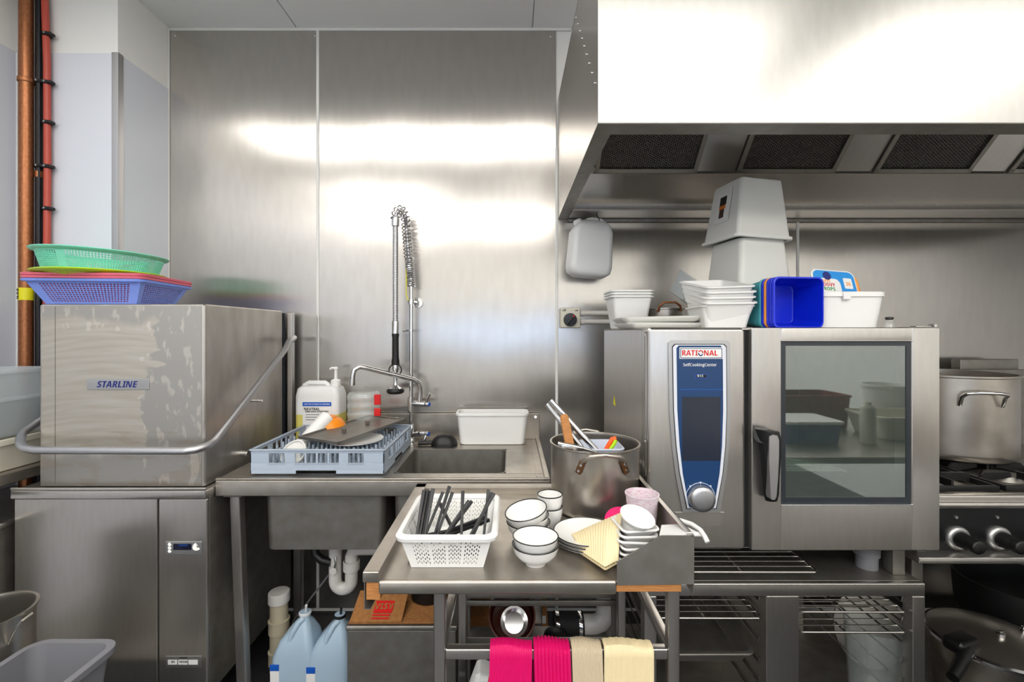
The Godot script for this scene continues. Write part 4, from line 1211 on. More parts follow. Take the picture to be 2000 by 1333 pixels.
func colanders() -> void:
	var y := Y(594, 1.674)
	var at := Vector3(-1.605, y + 0.001, -1.84)
	square_colander("square_colander", "blue square plastic colander at the bottom of the stack", at, 0.1, M.blue_basket)
	square_colander("square_colander", "lower pink square colander nested in the blue one", at + Vector3(0, 0.011, 0), 0.1, M.pink)
	square_colander("square_colander", "upper pink square colander under the lime green one", at + Vector3(0, 0.022, 0), 0.1, M.pink)
	round_colander("round_colander", "lime green round colander under the mint one", at + Vector3(-0.045, 0.079, 0.0), 0.195, 0.12, 0.045, M.lime, 4)
	var m := round_colander("round_colander", "mint green round colander on top of the stack", at + Vector3(-0.045, 0.132, 0.0), 0.198, 0.176, 0.072, M.mint, 9)
	m.rotation.z = -0.035

func left_corner() -> void:
	# side table beside the dishwasher with plastic tubs on it
	var t := thing("side_table", "steel side table standing against the clad wall beside the dishwasher", "table", Vector3(-1.98, 0, -1.62))
	var d := 1.5
	box("top", -2.2, -1.82, 0.895, Y(953, d) + 0.0, d, 2.02, M.bench_steel, t, 0.004)
	var g := G.new()
	g.bx(-2.2, -1.82, 0.84, 0.895, d, d + 0.02, 0.004)
	put("front_edge", g, M.steel, t)
	box("lower_panel", -2.19, -1.825, 0.12, 0.74, d + 0.02, 2.0, M.dull_steel, t, 0.003)
	box("middle_rail", -2.2, -1.82, 0.74, 0.765, d, 2.01, M.steel, t, 0.004)
	for p in [[-2.18, d + 0.03], [-1.86, d + 0.03], [-2.18, 1.95], [-1.86, 1.95]]:
		box("leg", p[0], p[0] + 0.03, 0, 0.12, p[1], p[1] + 0.03, M.steel, t, 0.003)
	var yb := Y(953, d)
	var a := thing("storage_tub", "cloudy plastic tub at the bottom of the stack beside the dishwasher", "tub", Vector3(-2.01, yb + 0.001, -1.72))
	g = G.new(); g.local = true
	g.tub(0.15, 0.14, 0.165, 0.155, 0.12, 0.03, 0.003, 0.012, 0.02)
	put("tub_body", g, M.ivory, a)
	for k in 2:
		var c := thing("storage_tub", ["clear plastic tub between the other two beside the dishwasher", "clear plastic tub topping the stack beside the dishwasher"][k], "tub", Vector3(-2.01, yb + 0.122 + k * 0.1, -1.72))
		g = G.new(); g.local = true
		g.tub(0.14, 0.13, 0.165, 0.155, 0.15, 0.03, 0.003, 0.01, 0.012)
		put("tub_body", g, M.frost, c)
	# big pot and grey tub at the bottom of the picture
	var st := thing("low_stand", "low steel shelf carrying the stockpot and the grey tub", "shelf", Vector3(-1.6, 0, -1.32))
	box("shelf_plate", -1.95, -1.14, 0.20, 0.22, 0.95, 1.58, M.dull_steel, st, 0.003)
	for p in [[-1.94, 0.96], [-1.17, 0.96], [-1.94, 1.55], [-1.17, 1.55]]:
		box("leg", p[0], p[0] + 0.02, 0, 0.2, p[1], p[1] + 0.02, M.dull_steel, st, 0.002)
	var pot := thing("stockpot", "tall steel stockpot with wire handle beside the grey tub", "pot", Vector3(-1.585, 0.22, -1.36))
	g = G.new(); g.local = true
	var h := Y(1205, 1.36) - 0.22
	g.lathe([Vector2(0.105, 0), Vector2(0.115, 0.01), Vector2(0.118, h), Vector2(0.124, h + 0.002), Vector2(0.124, h + 0.008), Vector2(0.116, h + 0.008), Vector2(0.112, h - 0.01), Vector2(0.108, 0.01)], 40, Vector3.ZERO, true, true)
	put("pot_body", g, M.pot_steel, pot)
	g = G.new(); g.local = true
	g.tube([Vector3(0.118, h - 0.06, 0.03), Vector3(0.14, h - 0.02, 0.035), Vector3(0.155, h + 0.005, 0.03), Vector3(0.152, h + 0.008, 0.0), Vector3(0.118, h - 0.01, -0.02)], 0.0042, 8)
	put("handle", g, M.wire, pot)
	var b := thing("grey_tub", "grey plastic bus tub below the dishwasher door", "tub", Vector3(-1.225, 0.221, -1.40))
	g = G.new(); g.local = true
	var hh := Y(1240, 1.4) - 0.221
	g.tub(0.095, 0.16, 0.118, 0.19, hh, 0.035, 0.004, 0.016, 0.018, 6)
	put("tub_body", g, M.grey_tub, b)
	b.position = Vector3(-1.305, 0.221, -1.175)

func coil(path: Callable, r: float, turns: float, n: int) -> Array:
	var o := []
	for i in n + 1:
		var s := float(i) / n
		var p: Vector3 = path.call(s)
		var q: Vector3 = path.call(minf(s + 0.01, 1.0)) - path.call(maxf(s - 0.01, 0.0))
		var t := q.normalized()
		var a := t.cross(Vector3(0, 0, 1)).normalized()
		var b := t.cross(a)
		o.append(p + (a * cos(TAU * turns * s) + b * sin(TAU * turns * s)) * r)
	return o

func tap() -> void:
	var d := 2.27
	var xr := X(803, d)
	var t := thing("pre_rinse_tap", "chrome pre-rinse tap with coiled spring hose over the sink", "tap", Vector3(xr, 0.9, -d))
	var g := G.new()
	g.lathe([Vector2(0.024, 0.9), Vector2(0.022, 0.915), Vector2(0.016, 0.93), Vector2(0.02, 0.96), Vector2(0.014, 0.985), Vector2(0.0095, 0.99)], 18, Vector3(xr, 0, -d), true)
	g.cyl(Vector3(xr, 0.93, -d), Vector3(xr + 0.05, 0.945, -d + 0.02), 0.016, 14)
	g.cyl(Vector3(xr + 0.05, 0.945, -d + 0.02), Vector3(xr + 0.075, 0.945, -d + 0.025), 0.013, 14)
	put("base", g, M.chrome, t)
	g = G.new()
	g.cyl(Vector3(xr, 0.98, -d), Vector3(xr, Y(560, d), -d), 0.0095, 14)
	put("riser", g, M.chrome, t)
	g = G.new()
	var by := Y(788, d)
	g.cyl(Vector3(xr, by - 0.045, -d), Vector3(xr, by + 0.03, -d), 0.017, 16)
	g.cyl(Vector3(xr, by, -d), Vector3(xr + 0.075, by - 0.002, -d + 0.02), 0.014, 14)
	g.cyl(Vector3(X(821, d), by, -d + 0.012), Vector3(X(821, d), by + 0.04, -d + 0.012), 0.012, 14)
	put("valve_body", g, M.chrome, t)
	for k in [[by - 0.002, 0.08, 0.02, 0.055, 0.01], [0.945, 0.078, 0.025, -0.045, -0.02]]:
		g = G.new()
		var c := Vector3(xr + k[1], k[0], -d + k[2])
		g.cyl(c, c + Vector3(0.014, 0, 0.004), 0.013, 14)
		g.tube([c + Vector3(0.004, 0.0, 0.004), c + Vector3(0.004 + k[4] * 0.4, k[3] * 0.5, 0.012), c + Vector3(0.008 + k[4], k[3], 0.012)], 0.006, 10, false, 0.009)
		var lv := put("lever", g, M.chrome, t)
		g = G.new()
		g.cyl(c + Vector3(0.013, 0, 0.004), c + Vector3(0.018, 0, 0.0055), 0.009, 12)
		put("marker_cap", g, M.label_blue, lv, "blue cold water cap")
	g = G.new()
	var sp := []
	for p in [[821, 775, 2.258], [821, 757, 2.258], [817, 747, 2.25], [806, 741, 2.235], [760, 730, 2.18], [715, 719, 2.12], [702, 717, 2.10], [692, 723, 2.09], [689, 735, 2.085], [688, 752, 2.085]]: sp.append(W(p[0], p[1], p[2]))
	g.tube(sp, 0.0115, 14)
	g.cyl(W(688, 740, 2.085), W(688, 753, 2.085), 0.0135, 14)
	put("spout", g, M.chrome, t)
	# hose arch inside a spring
	var path := func(s: float) -> Vector3:
		if s < 0.72:
			return Vector3(xr, Y(560, d), -d).lerp(W(793, 436, d), s / 0.72) + Vector3(0.0, 0, 0)
		var a := (s - 0.72) / 0.28 * PI * 0.95
		var c := W(784, 434, d - 0.02)
		return c + Vector3(cos(a) * 0.022, sin(a) * 0.055, 0.03 * (1.0 - cos(a)) / 2)
	g = G.new()
	var hp := []
	for i in 40: hp.append(path.call(i / 39.0))
	g.tube(hp, 0.0095, 10)
	put("hose", g, M.alu, t)
	g = G.new()
	g.tube(coil(func(s: float) -> Vector3: return path.call(s * 0.32), 0.0185, 15, 360), 0.0031, 6)
	g.tube(coil(func(s: float) -> Vector3: return path.call(0.32 + s * 0.68), 0.0215, 17, 510), 0.0031, 6)
	put("spring", g, M.chrome, t, "chrome coil spring")
	var e: Vector3 = path.call(1.0)
	g = G.new()
	g.cyl(e + Vector3(0, -0.035, 0), e + Vector3(0, 0.005, 0), 0.019, 16)
	put("spring_collar", g, M.chrome, t)
	var xd := e.x
	var zd := e.z
	var dd := -zd
	g = G.new()
	g.cyl(Vector3(xd, e.y - 0.03, zd), Vector3(xd, Y(630, dd), zd), 0.0125, 14)
	for i in 60:
		var yy := lerpf(e.y - 0.04, Y(632, dd), i / 59.0)
		g.lathe([Vector2(0.0125, -0.003), Vector2(0.0138, 0), Vector2(0.0125, 0.003)], 12, Vector3(xd, yy, zd))
	put("braided_hose", g, M.alu, t)
	g = G.new()
	g.cyl(Vector3(xd, Y(652, dd), zd), Vector3(xd, Y(628, dd), zd), 0.0165, 16)
	put("hose_ferrule", g, M.chrome, t)
	g = G.new()
	g.lathe([Vector2(0.017, Y(652, dd)), Vector2(0.018, Y(656, dd)), Vector2(0.0155, Y(660, dd)), Vector2(0.0165, Y(700, dd)), Vector2(0.019, Y(704, dd)), Vector2(0.019, Y(713, dd))], 18, Vector3(xd, 0, zd), true, true)
	var grip := put("spray_grip", g, M.black, t, "black rubber spray grip")
	g = G.new()
	var rg := []
	for i in 24: rg.append(Vector3(xd + cos(TAU * i / 24) * 0.03, Y(723, dd) + sin(TAU * i / 24) * 0.028, zd + 0.004))
	g.tube(rg, 0.0032, 8, true)
	put("grip_ring", g, M.black, grip)
	g = G.new()
	g.lathe([Vector2(0.013, Y(713, dd)), Vector2(0.016, Y(722, dd)), Vector2(0.01, Y(730, dd)), Vector2(0.009, Y(748, dd)), Vector2(0.014, Y(754, dd)), Vector2(0.034, Y(760, dd))], 18, Vector3(xd, 0, zd))
	put("spray_head", g, M.chrome, t)
	g = G.new()
	g.lathe([Vector2(0.034, Y(759, dd)), Vector2(0.042, Y(762, dd)), Vector2(0.042, Y(766, dd)), Vector2(0.034, Y(769, dd)), Vector2(0.0, Y(769, dd))], 24, Vector3(xd, 0, zd))
	put("spray_rose", g, M.black, t)
	# wall bracket and hook
	g = G.new()
	var wb := Vector3(xr, Y(590, d), -d)
	g.cyl(wb, Vector3(X(815, WALL), wb.y, -(WALL - 0.012)), 0.008, 12)
	g.cyl(Vector3(X(815, WALL - 0.03), wb.y, -(WALL - 0.026)), Vector3(X(815, WALL - 0.03), wb.y, -(WALL - 0.009)), 0.026, 20)
	g.cyl(wb + Vector3(0, -0.012, 0), wb + Vector3(0, 0.012, 0), 0.015, 14)
	put("wall_bracket", g, M.chrome, t)
	g = G.new()
	var hk := Vector3(xr, Y(646, d), -d)
	g.cyl(hk + Vector3(0, -0.006, 0), hk + Vector3(0, 0.006, 0), 0.013, 12)
	g.tube([hk, hk + Vector3(-0.02, 0.0, 0.02), hk + Vector3(-0.03, -0.006, 0.03), hk + Vector3(-0.034, 0.002, 0.034)], 0.004, 8)
	put("hook", g, M.chrome, t)
	g = G.new()
	g.tube([Vector3(xr - 0.022, Y(525, d), -d + 0.01), Vector3(xr - 0.022, Y(575, d), -d + 0.012), Vector3(xr - 0.012, Y(588, d), -d + 0.014)], 0.0025, 6)
	put("cable_tie", g, M.yellow, t)

func bench_items() -> void:
	var y := 0.9005
	# white bin by the wall
	var t := thing("white_bin", "white rectangular plastic bin on the sink bench against the upstand", "container", Vector3(X(962, 2.25), y, -2.262))
	var g := G.new(); g.local = true
	g.tub(0.158, 0.058, 0.172, 0.062, Y(808, 2.2) - y, 0.025, 0.003, 0.006, 0.012)
	put("bin_body", g, M.white, t)
	# black scoop
	t = thing("black_scoop", "black plastic scoop lying face down beside the white bin", "scoop", Vector3(X(868, 2.2), y, -2.2))
	g = G.new(); g.local = true
	var rows := []
	for i in 9:
		var a := i / 8.0 * PI / 2
		rows.append([0.055 * sin(a), 0.062 * cos(a) + 0.002, 0.045 * cos(a) + 0.002, 0.045 * cos(a) + 0.001])
	g.stack(rows, 5)
	put("scoop_bowl", g, M.black, t)
	g = G.new(); g.local = true
	g.tube([Vector3(-0.05, 0.014, 0), Vector3(-0.09, 0.012, 0.005), Vector3(-0.125, 0.012, 0.01)], 0.011, 10)
	put("handle", g, M.black, t)
	# detergent jug with pump
	var d := 2.26
	t = thing("detergent_jug", "white detergent jug with pump and blue banded label behind the rack", "bottle", Vector3(X(628, d), y, -d))
	g = G.new(); g.local = true
	var hx := 42.0 / F * d
	var top := Y(748, d) - y
	g.stack([[0, hx - 0.008, 0.057, 0.02], [0.008, hx, 0.065, 0.025], [top * 0.5, hx, 0.065, 0.025]], 5, true, false)
	put("lower_body", g, M.deterg, t, "part filled with yellow liquid")
	g = G.new(); g.local = true
	g.stack([[top * 0.5, hx, 0.065, 0.025], [top - 0.06, hx, 0.065, 0.025], [top - 0.025, hx - 0.008, 0.06, 0.025, -0.002, 0], [top - 0.06 + 0.045, hx - 0.02, 0.05, 0.025, -0.004, 0], [top - 0.012, hx - 0.03, 0.04, 0.02, -0.006, 0]], 5, false, true)
	put("body", g, M.milky, t)
	g = G.new(); g.local = true
	g.tube([Vector3(-hx + 0.012, top - 0.04, 0), Vector3(-hx + 0.024, top - 0.012, 0), Vector3(-hx + 0.045, top, 0), Vector3(0.02, top, 0), Vector3(0.032, top - 0.01, 0), Vector3(0.034, top - 0.03, 0)], 0.012, 10)
	put("handle", g, M.milky, t)
	g = G.new(); g.local = true
	var px := X(656, d) - X(628, d)
	g.lathe([Vector2(0.024, top - 0.02), Vector2(0.024, top + 0.012), Vector2(0.018, top + 0.016), Vector2(0.008, top + 0.02), Vector2(0.007, top + 0.065), Vector2(0.01, top + 0.066), Vector2(0.01, top + 0.074), Vector2(0, top + 0.075)], 16, Vector3(px, 0, 0))
	g.tube([Vector3(px + 0.008, top + 0.074, 0), Vector3(px - 0.02, top + 0.073, 0.004), Vector3(px - 0.026, top + 0.066, 0.005)], 0.0062, 8)
	put("pump", g, M.white, t)
	var lx0 := X(591, d - 0.067); var lx1 := X(647, d - 0.067)
	var lb := box("label_sheet", lx0, lx1, 0.935, Y(786, d - 0.067), d - 0.0668, d - 0.0645, M.white, t, 0.0)
	box("label_band", lx0, lx1, Y(794, d - 0.067), Y(786, d - 0.067), d - 0.0674, d - 0.066, M.label_blue, lb, 0.0)
	text("KEEP OUT OF REACH OF CHILDREN", W(619, 790, d - 0.068), 0.0075, M.white, lb)
	text("NEUTRAL", W(609, 799.5, d - 0.068), 0.0175, M.ink, lb)
	text("SINK DISH DETERGENT", W(619, 804.5, d - 0.068), 0.0105, M.ink, lb)
	for k in 3: box("small_print", X(597, d - 0.067), X(630 - 6 * k, d - 0.067), Y(811 + 5 * k, d - 0.067), Y(809.6 + 5 * k, d - 0.067), d - 0.0674, d - 0.066, M.grey_tub, lb, 0.0)
	# clear jar with sponges lying on its side
	d = 2.24
	var c := W(711, 0, d)
	t = thing("plastic_jar", "clear ribbed plastic jar with a red label behind the rack", "jar", Vector3(c.x, y, -d))
	g = G.new(); g.local = true
	var prof := []
	var hj := Y(764, d) - y
	prof.append(Vector2(0.06, 0.0)); prof.append(Vector2(0.078, 0.006))
	for k in 24: prof.append(Vector2(0.078 + 0.0025 * sin(k * 1.5), 0.012 + (hj - 0.03) * k / 23.0))
	prof.append(Vector2(0.07, hj - 0.006)); prof.append(Vector2(0.062, hj))
	g.lathe(prof, 28, Vector3.ZERO, true)
	put("jar_body", g, M.clear, t)
	for q in [[738, 770, 790], [738, 797, 812]]:
		g = G.new()
		g.bx(X(733, d - 0.05), X(745, d - 0.05), Y(q[2], d - 0.05), Y(q[1], d - 0.05), d - 0.072, d - 0.056, 0.002)
		put("label_sheet", g, M.red, t)
	for q in [[Vector3(-0.028, 0.075, 0.015), 0.35, "yellow sponge in the clear jar, lower down"], [Vector3(0.022, 0.098, 0.0), -0.35, "yellow sponge in the clear jar, propped higher"]]:
		var s := thing("sponge", q[2], "sponge", Vector3(c.x, y, -d) + q[0])
		g = G.new(); g.local = true
		g.bx(-0.034, 0.034, -0.02, 0.02, -0.03, 0.03, 0.008)
		put("sponge_block", g, mat(Color(0.88, 0.74, 0.12), 0.85), s)
		s.rotation = Vector3(0.2, 0.3, q[1])

func dish_rack() -> void:
	var y := 0.907
	var x0 := -0.995; var x1 := -0.482
	var d0 := 1.734; var d1 := 2.20
	var h := 0.094
	var t := thing("dish_rack", "grey plastic dishwasher rack with pegs on the sink bench", "rack", Vector3((x0 + x1) / 2, y, -(d0 + d1) / 2))
	# walls: post and rail pieces round the openings, in local wall coordinates (0..1 along, height)
	var wall := func(a: Vector3, b: Vector3, wins: Array, called: String) -> void:
		var g := G.new()
		var dir := (b - a).normalized()
		var len_ := a.distance_to(b)
		var inward := Vector3(0, 1, 0).cross(dir)
		g.xf = Transform3D(Basis(dir, Vector3.UP, dir.cross(Vector3.UP)), a)
		var last := 0.0
		var w0 := 0.042; var w1 := 0.078
		g.bx(0, len_, 0.012, w0, 0, 0.006, 0.002)
		g.bx(0, len_, w1, h, 0, 0.006, 0.002)
		g.bx(-0.002, len_ + 0.002, h - 0.006, h, -0.004, 0.009, 0.002)
		g.bx(0, len_ * 0.34, 0, 0.014, 0, 0.006, 0.001)
		g.bx(len_ * 0.64, len_, 0, 0.014, 0, 0.006, 0.001)
		for w in wins:
			g.bx(last * len_, w[0] * len_, w0 - 0.001, w1 + 0.001, 0, 0.006, 0.001)
			for e in [[w[0] * len_ - 0.003, w[1] * len_ + 0.003, w0 - 0.003, w0]]:
				g.bx(e[0], e[1], e[2], e[3], -0.003, 0.006, 0.001)
			last = w[1]
		g.bx(last * len_, len_, w0 - 0.001, w1 + 0.001, 0, 0.006, 0.001)
		put(called, g, M.rack, t)
	var wins := [[0.14, 0.26], [0.335, 0.405], [0.42, 0.49], [0.505, 0.575], [0.59, 0.66], [0.73, 0.845]]
	wall.call(Vector3(x0, y, -d0), Vector3(x1, y, -d0), wins, "front_wall")
	wall.call(Vector3(x1, y, -d0), Vector3(x1, y, -d1), wins, "side_wall")
	wall.call(Vector3(x0, y, -d1), Vector3(x0, y, -d0), wins, "side_wall")
	wall.call(Vector3(x1, y, -d1), Vector3(x0, y, -d1), wins, "rear_wall")
	var g := G.new()
	for k in 14:
		var xx := lerpf(x0 + 0.01, x1 - 0.01, k / 13.0)
		g.bx(xx - 0.003, xx + 0.003, y + 0.012, y + 0.02, d0 + 0.006, d1 - 0.006)
		var zz := lerpf(d0 + 0.01, d1 - 0.01, k / 13.0)
		g.bx(x0 + 0.006, x1 - 0.006, y + 0.012, y + 0.02, zz - 0.003, zz + 0.003)
	put("floor_grid", g, M.rack, t)
	var first: MeshInstance3D = null
	for i in 13:
		for j in 9:
			var p := Vector3(lerpf(x0 + 0.035, x1 - 0.035, i / 12.0), y + 0.02, -lerpf(d0 + 0.035, d1 - 0.035, j / 8.0))
			var o: MeshInstance3D
			if first == null:
				g = G.new(); g.local = true
				g.stack([[0, 0.005, 0.005, 0.002], [0.058, 0.0042, 0.0042, 0.002]], 1)
				o = put("peg", g, M.rack, t); first = o
			else:
				o = first.duplicate(); o.name = "peg"; t.add_child(o, true)
			o.position = p - t.position
	# what lies in it
	var ty := y + h + 0.002
	var tr := thing("filter_tray", "flat grey mesh strainer tray lying across the rack", "tray", Vector3(-0.69, ty, -1.95))
	g = G.new(); g.local = true
	g.perf(Vector3(-0.2, 0.006, 0.11), Vector3(0.2, 0.006, 0.11), Vector3(0.2, 0.006, -0.11), Vector3(-0.2, 0.006, -0.11), 60, 34, 0.5, 0.5, 0.0015)
	put("mesh_floor", g, M.dull_steel, tr, "", 1.0)
	g = G.new(); g.local = true
	for q in [[-0.205, 0.205, 0.106, 0.114], [-0.205, 0.205, -0.114, -0.106], [-0.205, -0.197, -0.114, 0.114], [0.197, 0.205, -0.114, 0.114]]:
		g.bx(q[0], q[1], 0.0, 0.012, -q[2], -q[3], 0.001)
	g.bx(-0.08, -0.072, 0.006, 0.024, -0.02, 0.0, 0.001)
	g.bx(0.06, 0.068, 0.006, 0.024, -0.02, 0.0, 0.001)
	put("frame", g, M.dull_steel, tr)
	tr.position = Vector3(-0.69, 1.016, -2.02)
	tr.basis = Basis(Vector3.UP, 1.12) * Basis(Vector3.BACK, 0.055)
	var p := thing("oval_plate", "white plate under the strainer tray in the rack", "plate", Vector3(-0.66, y + 0.074, -1.93))
	g = G.new(); g.local = true
	g.lathe([Vector2(0, 0.003), Vector2(0.07, 0.003), Vector2(0.115, 0.012), Vector2(0.116, 0.015), Vector2(0.07, 0.008), Vector2(0, 0.008)], 36)
	put("dish", g, M.china, p)
	var ob := thing("orange_bowl", "orange plastic bowl upside down on the rack pegs", "bowl", Vector3(X(642, 2.08), y + 0.082, -2.08))
	g = G.new(); g.local = true
	g.lathe([Vector2(0.082, 0), Vector2(0.09, 0.004), Vector2(0.088, 0.01), Vector2(0.08, 0.012), Vector2(0.072, 0.04), Vector2(0.05, 0.066), Vector2(0.03, 0.07), Vector2(0.028, 0.076), Vector2(0, 0.076)], 32)
	put("bowl_body", g, mat(Color(0.95, 0.55, 0.06), 0.35), ob)
	ob.rotation.z = -0.1
	var cb := thing("plastic_tumbler", "long white plastic tumbler leaning in the rack beside the orange jug", "cup", Vector3(-0.92, y + 0.03, -1.98))
	g = G.new(); g.local = true
	g.lathe([Vector2(0.0, 0.0), Vector2(0.024, 0.0), Vector2(0.026, 0.004), Vector2(0.033, 0.17), Vector2(0.03, 0.17), Vector2(0.023, 0.008), Vector2(0, 0.006)], 24)
	put("cup_body", g, M.white, cb)
	cb.rotation = Vector3(-0.95, -0.5, 0)
	cb.position = Vector3(-0.895, 0.965, -1.93)
	var lid := thing("saucer", "round white saucer standing in the near corner of the rack", "saucer", Vector3(-0.845, y + 0.045, -1.80))
	g = G.new(); g.local = true
	g.lathe([Vector2(0, 0.0), Vector2(0.05, 0.0), Vector2(0.053, 0.003), Vector2(0.053, 0.012), Vector2(0.048, 0.012), Vector2(0.047, 0.005), Vector2(0, 0.005)], 28)
	put("disc", g, M.white2, lid)
	lid.rotation = Vector3(0.95, 0, 0.2)
	lid.position = Vector3(-0.85, y + 0.062, -1.79)

func under_bench() -> void:
	# standing waste pipe
	var d := 1.95
	var t := thing("waste_pipe", "capped upright cream plastic waste pipe below the sink", "pipe", Vector3(X(545, d), 0, -d))
	var yt := Y(1155, d)
	var g := G.new()
	g.lathe([Vector2(0.036, 0), Vector2(0.036, yt - 0.03)], 24, Vector3(X(545, d), 0, -d))
	put("tube", g, M.pvc_old, t)
	for py in [1223, 1283]:
		g = G.new()
		g.lathe([Vector2(0.036, -0.025), Vector2(0.041, -0.025), Vector2(0.041, 0.02), Vector2(0.043, 0.022), Vector2(0.043, 0.03), Vector2(0.036, 0.032)], 24, W(545, py, d))
		put("coupling", g, M.pvc_old, t)
	g = G.new()
	g.lathe([Vector2(0.041, yt - 0.045), Vector2(0.043, yt - 0.043), Vector2(0.043, yt - 0.004), Vector2(0.039, yt), Vector2(0, yt)], 24, Vector3(X(545, d), 0, -d))
	put("end_cap", g, M.pvc, t)
	for k in 2:
		d = 1.85
		var px: float = [584, 652][k]
		var b := thing("chemical_bottle", ["pale blue plastic bottle of rinse liquid beside the cream waste pipe", "pale blue plastic bottle of rinse liquid beside the steel box"][k], "bottle", Vector3(X(px, d), 0.001, -d), "chemical bottles below the sink")
		var h: float = [Y(1195, d), Y(1200, d)][k]
		g = G.new(); g.local = true
		g.stack([[0, 0.075, 0.062, 0.02], [0.008, 0.082, 0.07, 0.026], [h - 0.15, 0.082, 0.07, 0.026], [h - 0.09, 0.064, 0.06, 0.026, 0.008, 0], [h - 0.04, 0.034, 0.036, 0.025, 0.02, 0], [h - 0.025, 0.02, 0.02, 0.018, 0.025, 0], [h, 0.02, 0.02, 0.018, 0.025, 0]], 6)
		put("body", g, M.bluish, b)
		g = G.new(); g.local = true
		g.tube([Vector3(-0.02, h - 0.11, 0.05), Vector3(-0.005, h - 0.06, 0.045), Vector3(0.012, h - 0.028, 0.03), Vector3(0.024, h - 0.02, 0.015)], 0.012, 10)
		put("handle", g, M.bluish, b)
		g = G.new(); g.local = true
		g.lathe([Vector2(0.022, h - 0.012), Vector2(0.024, h - 0.01), Vector2(0.024, h - 0.002), Vector2(0.02, h)], 18, Vector3(0.025, 0, 0))
		g.cyl(Vector3(0.028, h - 0.005, 0.0), Vector3(0.034, h + 0.03, 0.01), 0.005, 8)
		put("neck", g, M.milky if k == 0 else M.black, b)
		g = G.new(); g.local = true
		g.bx(-0.08, -0.045, 0.02, h - 0.17, -0.0725, -0.069, 0.001)
		var lb := put("label_sheet", g, M.white, b)
		g = G.new(); g.local = true
		g.bx(-0.08, -0.045, h - 0.19, h - 0.165, -0.0735, -0.0705, 0.001)
		put("label_band", g, M.label_blue, lb)
	# steel grease box with flattened cardboard and a black bucket
	d = 1.66
	t = thing("grease_trap", "steel grease trap box on the floor below the sink", "box", Vector3(-0.35, 0, -1.85))
	var ty := Y(1222, d)
	box("box_body", X(678, d), -0.2, 0, ty - 0.02, d, 2.0, M.dull_steel, t, 0.004)
	box("lid", X(678, d) - 0.004, -0.195, ty - 0.02, ty, d - 0.006, 2.0, M.dull_steel, t, 0.004)
	var cb := thing("cardboard_sheet", "flattened brown cardboard with red print on the steel grease trap", "cardboard", Vector3(-0.36, ty + 0.002, -1.8))
	g = G.new()
	g.bx(X(680, d), -0.24, ty + 0.002, ty + 0.008, d + 0.003, 1.99, 0.001)
	put("sheet", g, M.card, cb)
	g = G.new()
	g.xf = Transform3D(Basis(Vector3.RIGHT, 0.36), Vector3(0, ty + 0.008, -d - 0.003))
	g.bx(X(682, d), -0.40, 0.0, 0.004, 0.0, 0.13, 0.001)
	put("flap", g, M.card, cb)
	var bb := Basis(Vector3.RIGHT, 0.36) * Basis(Vector3.RIGHT, -PI / 2)
	var mid := Vector3(X(741, 1.73) + 0.022, ty + 0.0345, -1.716)
	g = G.new()
	g.xf = Transform3D(Basis(Vector3.RIGHT, 0.36), mid + Vector3(0, -0.0012, 0.0))
	g.bx(-0.035, 0.035, 0, 0.001, -0.025, 0.025)
	put("print", g, M.red, cb)
	text("VISY", mid + Vector3(0, 0.0005, 0), 0.034, M.card, cb, true, 0.0, bb)
	for k in 2:
		g = G.new()
		g.xf = Transform3D(Basis(Vector3.RIGHT, 0.36), mid + Vector3(0, -0.0012 - 0.0045 * k - 0.0118, 0.0315 + 0.012 * k))
		g.bx(-0.035, 0.03, 0, 0.001, -0.003, 0.003)
		put("print", g, M.red, cb)
	var bk := thing("black_bucket", "black plastic bucket standing on the flattened cardboard", "bucket", Vector3(X(838, 1.83), ty + 0.009, -1.83))
	g = G.new(); g.local = true
	g.lathe([Vector2(0.066, 0), Vector2(0.07, 0.004), Vector2(0.078, 0.14), Vector2(0.083, 0.142), Vector2(0.083, 0.15), Vector2(0.074, 0.15), Vector2(0.066, 0.006)], 28, Vector3.ZERO, true, true)
	put("bucket_body", g, M.black, bk)
	var hs := thing("power_cable", "thin grey cable hanging down behind the sink bowls", "cable", Vector3(-0.85, 0, -2.2))
	g = G.new()
	g.tube([Vector3(-0.78, 0.62, -2.22), Vector3(-0.80, 0.45, -2.2), Vector3(-0.86, 0.3, -2.16), Vector3(-1.0, 0.12, -2.1), Vector3(-1.04, 0.02, -2.1)], 0.005, 8)
	put("cable_run", g, M.grey_tub, hs)

func bowl(label: String, at: Vector3, r: float, h: float, tilt := Vector3.ZERO, group := "black rimmed bowls on the prep table") -> Node3D:
	var t := thing("rice_bowl", label, "bowl", at, group)
	var g := G.new(); g.local = true
	g.lathe([Vector2(0, 0.003), Vector2(r * 0.38, 0.003), Vector2(r * 0.40, 0), Vector2(r * 0.42, 0), Vector2(r * 0.45, h * 0.16), Vector2(r * 0.72, h * 0.34), Vector2(r * 0.9, h * 0.6), Vector2(r * 0.985, h * 0.97),
		Vector2(r * 0.955, h * 0.97), Vector2(r * 0.86, h * 0.6), Vector2(r * 0.66, h * 0.34), Vector2(r * 0.3, h * 0.2), Vector2(0, h * 0.18)], 40)
	put("body", g, M.china, t)
	g = G.new(); g.local = true
	g.lathe([Vector2(r * 0.985, h * 0.955), Vector2(r, h * 0.985), Vector2(r * 0.99, h), Vector2(r * 0.95, h), Vector2(r * 0.945, h * 0.965)], 40)
	put("rim", g, M.rim, t, "dark brown rim line")
	t.rotation = tilt
	return t

